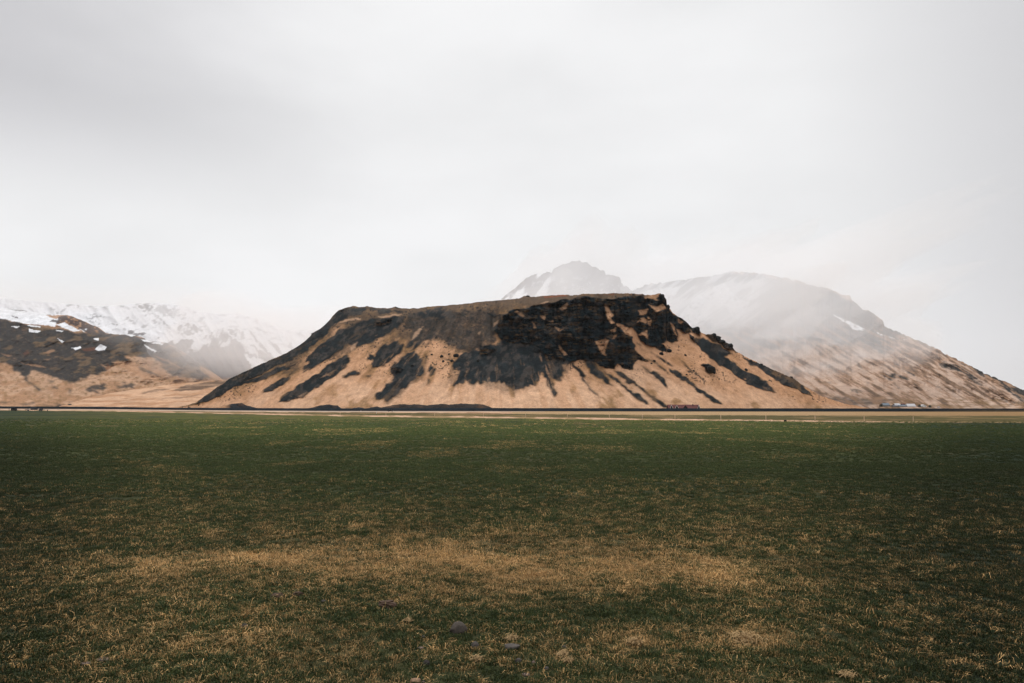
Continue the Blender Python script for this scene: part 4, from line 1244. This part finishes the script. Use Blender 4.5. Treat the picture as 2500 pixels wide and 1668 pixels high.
STONES = [
 (1118,1553,39,28,"grey",0,"largest rounded grey-brown stone in the grass near the camera"),
 (1159,1584,19,17,"mauve",0,"angular grey stone with dark left side, between the largest stone and the flat-topped one"),
 (1250,1589,31,21,"mauve",0.25,"flat-topped mauve-grey stone shading a dark green hollow"),
 (1040,1627,18,13,"dark",0,"dark stone beside bright straw, below and left of the largest stone"),
 (1265,1621,15,13,"mauve",0,"small grey stone straight below the flat-topped stone"),
 (1303,1623,10,8,"pale",0,"small pinkish pebble just right of the small grey stone"),
 (1026,1586,13,5,"pale",0.2,"thin pale flake left of the largest stone"),
 (1378,1586,11,8,"mauve",0,"small mauve pebble beside the two pale straw heaps"),
 (1284,1651,17,8,"pale",0.2,"pale flat chip low down, below the pinkish pebble"),
 (1334,1637,11,8,"mauve",0,"small mauve-grey pebble right of the pale flat chip"),
 (1013,1669,24,11,"tan",0,"tan clod-like stone cut by the bottom edge of the photo"),
 (1033,1670,9,8,"grey",0,"small grey-brown pebble touching the tan stone at the bottom edge"),
 (1034,1561,9,6,"mauve",0,"small pale grey pebble left of the largest stone, level with its foot"),
 (1154,1669,6,5,"tan",0,"tiny tan pebble at the bottom edge in dark green grass"),
 (789,1474,10,6,"mauve",0,"small mauve pebble alone above the brown clod"),
 (595,1537,15,11,"grey",0,"grey-brown stone alone in the mixed turf at left"),
 (247,1612,25,9,"pale",0.2,"pale flat stone at far left of the foreground, longer of two"),
 (205,1620,17,8,"pale",0.2,"pale flat stone at far left, shorter one beside the longer"),
 (1918,1029.4,6,4.5,"dark",0,"distant dark stone on the straw line at the field edge"),
]
def px_place(u_, v_):
    q_ = ground(u_, v_)
    q_[2] = float(gheight(q_[0], q_[1]))
    return Vector(map(float, q_)), float(np.hypot(q_[0], q_[1])) / F
for i, (u_, v_, w_, h_, mk_, fl, lab) in enumerate(STONES):
    p, s = px_place(u_, v_)
    me_ = rock_mesh("stone", 300 + i, w_ * s * 0.56, w_ * s * 0.46, h_ * s * 0.62, 0.24, 4, fl)
    me_.polygons.foreach_set("use_smooth", np.full(len(me_.polygons), True))
    o = link("stone", me_, SM[mk_], None, (p.x, p.y + w_ * s * 0.3, p.z + h_ * s * 0.30))
    o.rotation_euler = (0, 0, [0.3, 1.1, 0.0, 2.0, 0.5][i % 5] if not fl else 0.05)
    tag(o, lab, "stone", "stones lying in the near grass" if i < 18 else None)

CLODS = [(945,1490,46,22,"dark brown soil clod standing alone in the straw-coloured turf"), (672,1466,34,13,"brown soil clod at left, larger of a pair"), (722,1462,26,11,"brown soil clod at left, smaller of a pair"), (975,1462,12,5,"small dark earth crumb right of the brown clod")]
for i, (u_, v_, w_, h_, lab) in enumerate(CLODS):
    p, s = px_place(u_, v_)
    me_ = rock_mesh("soil_clod", 400 + i, w_ * s * 0.52, w_ * s * 0.4, h_ * s * 0.55, 0.75, 4)
    o = link("soil_clod", me_, mat_soil, None, (p.x, p.y + 0.05, p.z + h_ * s * 0.3))
    tag(o, lab, "soil clod", "soil clods in the turf")

# ---------------------------------------------------------------- grass blades
def blade_mat(name, green, green2, straw, straw2):
    m_, t_, b_ = new_mat(name)
    ai = N(t_, "ShaderNodeAttribute", attribute_name="dry")
    ai.attribute_type = "INSTANCER"
    at_ = N(t_, "ShaderNodeAttribute", attribute_name="tone")
    at_.attribute_type = "INSTANCER"
    ab = N(t_, "ShaderNodeAttribute", attribute_name="blade")
    g_ = mix_rgb(t_, ab.outputs["Fac"], green, green2)
    s_ = mix_rgb(t_, ab.outputs["Fac"], straw, straw2)
    f_ = math_node(t_, "ADD", ai.outputs["Fac"], math_node(t_, "MULTIPLY_ADD", ab.outputs["Fac"], 0.5, -0.25))
    c_ = mix_rgb(t_, map_range(t_, f_, 0.35, 0.65, 0.0, 1.0), g_, s_)
    sc_ = N(t_, "ShaderNodeVectorMath", operation="SCALE")
    t_.links.new(c_, sc_.inputs[0])
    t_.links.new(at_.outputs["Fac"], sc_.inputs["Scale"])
    t_.links.new(sc_.outputs[0], b_.inputs["Base Color"])
    b_.inputs["Roughness"].default_value = 0.7
    b_.inputs["Specular IOR Level"].default_value = 0.12
    return m_
mat_blade = blade_mat("grass blades", (0.018, 0.035, 0.0150), (0.060, 0.070, 0.0210), (0.17, 0.097, 0.033), (0.55, 0.34, 0.145))

def tuft(seed, n, radius, hmin, hmax, lean, width):
    rs = np.random.RandomState(seed)
    vs_, fs_, bl = [], [], []
    for i in range(n):
        a, r = rs.uniform(0, 2 * math.pi), radius * math.sqrt(rs.rand())
        x, y = r * math.cos(a), r * math.sin(a)
        h = rs.uniform(hmin, hmax)
        ln = lean * (0.35 + rs.rand()) * h
        la = a + rs.normal(0, 1.1)
        lx, ly = math.cos(la) * ln, math.sin(la) * ln
        wa = rs.uniform(0, math.pi)
        wx, wy = math.cos(wa) * width * rs.uniform(.6, 1.2) / 2, math.sin(wa) * width / 2
        hz1 = h * 0.6
        n0 = len(vs_)
        vs_ += [(x - wx, y - wy, -0.01), (x + wx, y + wy, -0.01),
                (x + lx * .35 - wx * .8, y + ly * .35 - wy * .8, hz1), (x + lx * .35 + wx * .8, y + ly * .35 + wy * .8, hz1),
                (x + lx, y + ly, max(h * (1 - 0.35 * lean), 0.012))]
        fs_ += [(n0, n0 + 1, n0 + 3), (n0, n0 + 3, n0 + 2), (n0 + 2, n0 + 3, n0 + 4)]
        bl += [rs.rand()] * 5
    return np.array(vs_), np.array(fs_), np.array(bl)

PROTO = [tuft(1, 34, 0.085, 0.025, 0.060, 0.7, 0.0065), tuft(2, 34, 0.085, 0.02, 0.05, 0.9, 0.0065),
         tuft(3, 30, 0.10, 0.02, 0.05, 1.7, 0.0060), tuft(4, 26, 0.11, 0.02, 0.06, 2.0, 0.0055), tuft(5, 9, 0.05, 0.09, 0.16, 0.8, 0.0045)]
rs = np.random.RandomState(7)
pts = []
def scatter(y0, y1, dens, scl):
    half = 0.80
    area = half * (y1 ** 2 - y0 ** 2) + 2 * 6.0 * (y1 - y0)
    n_ = int(area * dens)
    y_ = np.sqrt(rs.uniform(y0 ** 2, y1 ** 2, n_))
    x_ = rs.uniform(-1, 1, n_) * (half * y_ + 6.0)
    return np.stack([x_, y_, np.full(n_, scl)], 1)
pts = np.concatenate([scatter(3.5, 12, 230, 1.0), scatter(12, 20, 120, 1.2), scatter(20, 34, 46, 1.4), scatter(34, 55, 17, 1.6), scatter(55, 95, 6.5, 2.1), scatter(95, 165, 2.2, 2.8)])
px_, py_, ps_ = pts.T
pu, pv = project(np.stack([px_, py_, np.zeros_like(px_)], 1))
dr = field_dry(px_, py_, pu, pv)
dr = dr + 0.05
streaks = sstep(0.58, 0.68, fbm(px_ / 5.5, py_ / 7.5, 1003, 4, 0.55)) * sstep(16, 34, py_) * (1 - 0.8 * np.clip(sstep(500, -150, pu) + sstep(1750, 2450, pu), 0, 1))
isdry = np.clip(dr + 0.17 * streaks + rs.normal(0, 0.28, len(dr)) * (0.34 + 0.66 * sstep(30, 13, py_)), 0, 1)
thin = rs.rand(len(dr)) < np.clip((165 - py_) / 90, 0, 1)
lush = fbm(px_ / 1.7, py_ / 1.5, 1001, 3)
pick = np.where(isdry > 0.5, np.where(rs.rand(len(dr)) < 0.55, 2, 3), np.where(rs.rand(len(dr)) < 0.5, 0, 1))
tall = (rs.rand(len(dr)) < 0.010 + 0.03 * (isdry > 0.5)) & (py_ < 22)
pick = np.where(tall, 4, pick)
vignette = np.clip(sstep(500, -150, pu) + sstep(1750, 2450, pu), 0, 1)
tone = np.clip(1 + rs.normal(0, 0.20, len(dr)) * (1 - 0.6 * sstep(14, 36, py_)), 0.55, 1.6) * (0.78 + 0.55 * lush) * (1 - 0.50 * vignette * (isdry < 0.5)) * (1 + 0.35 * sstep(16, 36, py_) + 1.45 * sstep(34, 90, py_))  # green blades at both sides darkened, lens vignetting painted into their tone
scl = ps_ * rs.uniform(0.7, 1.25, len(dr)) * (0.75 + 0.5 * lush)
keep = thin
P_ = np.stack([px_, py_, gheight(px_, py_)], 1)[keep]
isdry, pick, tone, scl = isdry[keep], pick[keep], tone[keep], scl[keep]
npt = len(P_)
rot = np.stack([rs.normal(0, .12, npt), rs.normal(0, .12, npt), rs.uniform(0, 6.283, npt)], 1)

def grass_object(name, mat, P_, pick, tone, scl, rot, dry, protos):
    V, Fc, blade_, proto_ = [], [], [], []
    off = 0
    for k_, (a_, f_, b_) in enumerate(protos):
        V.append(a_); Fc.append(f_ + off); blade_.append(b_); proto_.append(np.full(len(a_), k_))
        off += len(a_)
    nv_ = off
    V.append(P_)
    V = np.concatenate(V); Fc = np.concatenate(Fc)
    me_ = raw_mesh(name, V, Fc, False)
    n_all = len(V)
    def put(nm, typ, head, tail, key="value"):
        a_ = me_.attributes.new(nm, typ, "POINT")
        arr = np.concatenate([head, tail]).astype(np.int32 if typ == "INT" else np.float32)
        a_.data.foreach_set(key, arr.ravel())
    z = np.zeros(nv_)
    put("blade", "FLOAT", np.concatenate(blade_), np.zeros(len(P_)))
    put("proto", "INT", np.concatenate(proto_), np.full(len(P_), -1))
    put("pick", "INT", z - 1, pick)
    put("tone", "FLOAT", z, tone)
    put("dry", "FLOAT", z, dry)
    put("scl", "FLOAT", z, scl)
    put("rot", "FLOAT_VECTOR", np.zeros((nv_, 3)), rot, "vector")
    o_ = link(name, me_, mat)
    ng = bpy.data.node_groups.new(name + " scatter", "GeometryNodeTree")
    ng.interface.new_socket("Geometry", in_out="INPUT", socket_type="NodeSocketGeometry")
    ng.interface.new_socket("Geometry", in_out="OUTPUT", socket_type="NodeSocketGeometry")
    gi, go = N(ng, "NodeGroupInput"), N(ng, "NodeGroupOutput")
    def attr(nm, typ):
        n_ = N(ng, "GeometryNodeInputNamedAttribute")
        n_.data_type = typ
        n_.inputs["Name"].default_value = nm
        return n_.outputs["Attribute"]
    def compare(sock, val):
        n_ = N(ng, "FunctionNodeCompare")
        n_.data_type = "INT"
        n_.operation = "EQUAL"
        ng.links.new(sock, n_.inputs[2])
        n_.inputs[3].default_value = val
        return n_.outputs[0]
    def separate(sel):
        n_ = N(ng, "GeometryNodeSeparateGeometry")
        n_.domain = "POINT"
        ng.links.new(gi.outputs[0], n_.inputs["Geometry"])
        ng.links.new(sel, n_.inputs["Selection"])
        return n_.outputs["Selection"]
    mp_ = N(ng, "GeometryNodeMeshToPoints")
    ng.links.new(separate(compare(attr("proto", "INT"), -1)), mp_.inputs["Mesh"])
    join = N(ng, "GeometryNodeJoinGeometry")
    for k_ in range(len(protos)):
        ip = N(ng, "GeometryNodeInstanceOnPoints")
        ng.links.new(mp_.outputs[0], ip.inputs["Points"])
        ng.links.new(compare(attr("pick", "INT"), k_), ip.inputs["Selection"])
        ng.links.new(separate(compare(attr("proto", "INT"), k_)), ip.inputs["Instance"])
        e2r = N(ng, "FunctionNodeEulerToRotation")
        ng.links.new(attr("rot", "FLOAT_VECTOR"), e2r.inputs[0])
        ng.links.new(e2r.outputs[0], ip.inputs["Rotation"])
        ng.links.new(attr("scl", "FLOAT"), ip.inputs["Scale"])
        ng.links.new(ip.outputs[0], join.inputs[0])
    ng.links.new(join.outputs[0], go.inputs[0])
    md = o_.modifiers.new("scatter", "NODES")
    md.node_group = ng
    return o_

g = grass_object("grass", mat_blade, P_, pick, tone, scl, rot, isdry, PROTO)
tag(g, kind="stuff")

# heaps of dead straw lying on the turf
mat_heap = stone_mat("bleached straw", (0.29, 0.195, 0.095))
HEAPS = [(1832,1578,104,26,"widest heap of bleached straw in the foreground, at right"), (1550,1583,44,22,"round heap of bleached straw right of centre"), (1378,1607,28,9,"pale straw tuft, upper of two beside a mauve pebble"),
         (1390,1624,27,10,"pale straw tuft, lower of two beside a mauve pebble"), (1163,1618,30,12,"straw tuft above a dark hollow, below the angular grey stone"), (1250,1568,34,10,"straw tuft behind the flat-topped stone"),
         (995,1526,20,7,"small straw tuft up and left of the largest stone"), (2075,1662,40,12,"bleached straw heap at the bottom right of the field")]
for i, (u_, v_, w_, h_, lab) in enumerate(HEAPS):
    p, s = px_place(u_, v_)
    w_ = w_ * 0.85
    r2 = np.random.RandomState(500 + i)
    vs_, fs_ = [], []
    nb = int(24 + w_ * 2.2)
    for k_ in range(nb):
        q = np.clip(r2.normal(0, 0.22, 2), -0.4, 0.4) + 0.14 * np.array([math.sin(k_ * 2.4), math.cos(k_ * 1.7)])
        x_, y_ = q[0] * w_ * s, q[1] * w_ * s * 0.8
        fall = math.exp(-(q[0] ** 2 + q[1] ** 2) * 5)
        z_ = h_ * s * 0.45 * fall * r2.uniform(0.2, 1.1)
        a_ = r2.uniform(0, 6.28); ll = r2.uniform(0.025, 0.06)
        dx_, dy_, dz_ = math.cos(a_) * ll, math.sin(a_) * ll, r2.normal(0.0, 0.3) * ll
        wx, wy = -math.sin(a_) * 0.0026, math.cos(a_) * 0.0026
        n0 = len(vs_)
        vs_ += [(x_ - dx_ - wx, y_ - dy_ - wy, z_), (x_ - dx_ + wx, y_ - dy_ + wy, z_ + .003), (x_ - wx * 1.2, y_ - wy * 1.2, z_ + dz_ + .012), (x_ + wx * 1.2, y_ + wy * 1.2, z_ + dz_ + .014), (x_ + dx_, y_ + dy_, max(z_ + dz_ * 1.6, 0.006))]
        fs_ += [(n0, n0 + 1, n0 + 3, n0 + 2), (n0 + 2, n0 + 3, n0 + 4)]
    me_ = bpy.data.meshes.new("straw_heap")
    me_.from_pydata(vs_, [], fs_)
    o = link("straw_heap", me_, mat_heap, None, (p.x, p.y + w_ * s * 0.2, p.z + 0.025))
    tag(o, lab, "straw heap", "heaps of dead straw on the near turf")

# ---------------------------------------------------------------- air: thin haze everywhere, mist banks against the mountains
def air_mat(name, rgb, density, aniso=0.0):
    m_ = bpy.data.materials.new(name)
    m_.use_nodes = True
    t_ = m_.node_tree
    t_.nodes.clear()
    v_ = N(t_, "ShaderNodeVolumePrincipled")
    v_.inputs["Color"].default_value = (*rgb, 1)
    v_.inputs["Density"].default_value = density
    v_.inputs["Anisotropy"].default_value = aniso
    o_ = N(t_, "ShaderNodeOutputMaterial")
    t_.links.new(v_.outputs[0], o_.inputs["Volume"])
    return m_
HAZE = air_mat("thin haze", (0.93, 0.91, 0.96), 1.0e-5)
hb = MB().box((0, 4400, 699), (18800, 26600, 1410)).build("haze", HAZE)
tag(hb, kind="stuff")

MIST_D = 0.0024
MIST = air_mat("mountain mist", (0.975, 0.984, 0.996), MIST_D)
def mist(u0_, u1_, v0_, v1_, Yc, tau, nu=90, nv=60):
    U, V = np.meshgrid(np.linspace(u0_, u1_, nu), np.linspace(v0_, v1_, nv))
    T = tau(U, V) / MIST_D
    fade = np.minimum(np.minimum(np.linspace(0, 1, nu), np.linspace(1, 0, nu))[None] * 8, 1) * np.minimum(np.minimum(np.linspace(0, 1, nv), np.linspace(1, 0, nv))[:, None] * 8, 1)
    T = np.maximum(T * fade * fade * (3 - 2 * fade), 0.4)
    T[0] = T[-1] = 0; T[:, 0] = T[:, -1] = 0
    A = at(U, V, Yc)
    fr, bk = A.copy(), A.copy()
    fr[..., 1] -= T / 2
    bk[..., 1] += T / 2
    n_ = nu * nv
    idx = np.arange(n_).reshape(nv, nu)
    bidx = idx + n_
    border = np.zeros((nv, nu), bool)
    border[0] = border[-1] = True; border[:, 0] = border[:, -1] = True
    bidx = np.where(border, idx, bidx)
    f1 = np.stack([idx[:-1, :-1], idx[1:, :-1], idx[1:, 1:], idx[:-1, 1:]], -1).reshape(-1, 4)
    f2 = np.stack([bidx[:-1, :-1], bidx[:-1, 1:], bidx[1:, 1:], bidx[1:, :-1]], -1).reshape(-1, 4)
    V3 = np.concatenate([fr.reshape(-1, 3), bk.reshape(-1, 3)])
    used = np.unique(np.concatenate([f1, f2]))
    remap = np.zeros(2 * n_, int)
    remap[used] = np.arange(len(used))
    me_ = raw_mesh("mist", V3[used], remap[np.concatenate([f1, f2])])
    return tag(link("mist", me_, MIST), kind="stuff")

VL = curve([(1000,1005),(1500,1000),(1700,992),(1780,985),(1900,972),(2050,945),(2200,905),(2350,860),(2600,830)])
def tau_right(u, v):
    n_ = fbm(u / 110 + v / 200, v / 60, 1101, 5, 0.55)
    h = VL(u) - v + (n_ - 0.5) * 150
    t_ = (0.95 * sstep(0, 130, h) + 2.35 * sstep(80, 330, h)) * (0.45 + 1.1 * n_)
    ridge = np.minimum(curve(D_SIL)(u), curve(E_SIL)(u))
    return t_ * (0.68 + 0.32 * sstep(1500, 1640, u)) * sstep(1130, 1330, u) * sstep(2440, 2080, u) * sstep(ridge - 60, ridge + 15, v + (n_ - 0.5) * 50)
mist(1080, 2480, 470, 992, 1900, tau_right, 150, 80)
def tau_left(u, v):
    n_ = fbm(u / 70, v / 50, 1201, 4)
    a = 1.5 * sstep(320, 600, u + (n_ - 0.5) * 120) * sstep(950, 855, v + (n_ - 0.5) * 30)
    b_ = 0.62 * sstep(180, 380, u) * sstep(860, 755, v + (n_ - 0.5) * 50)
    c_ = 0.6 * sstep(-100, 60, u) * sstep(785, 725, v)
    return np.maximum(np.maximum(a, b_), c_) * (0.7 + 0.6 * n_) * sstep(curve(B_SIL)(u) - 70, curve(B_SIL)(u) + 10, v) * sstep(960, 780, u)
mist(-150, 1050, 540, 962, 2050, tau_left)
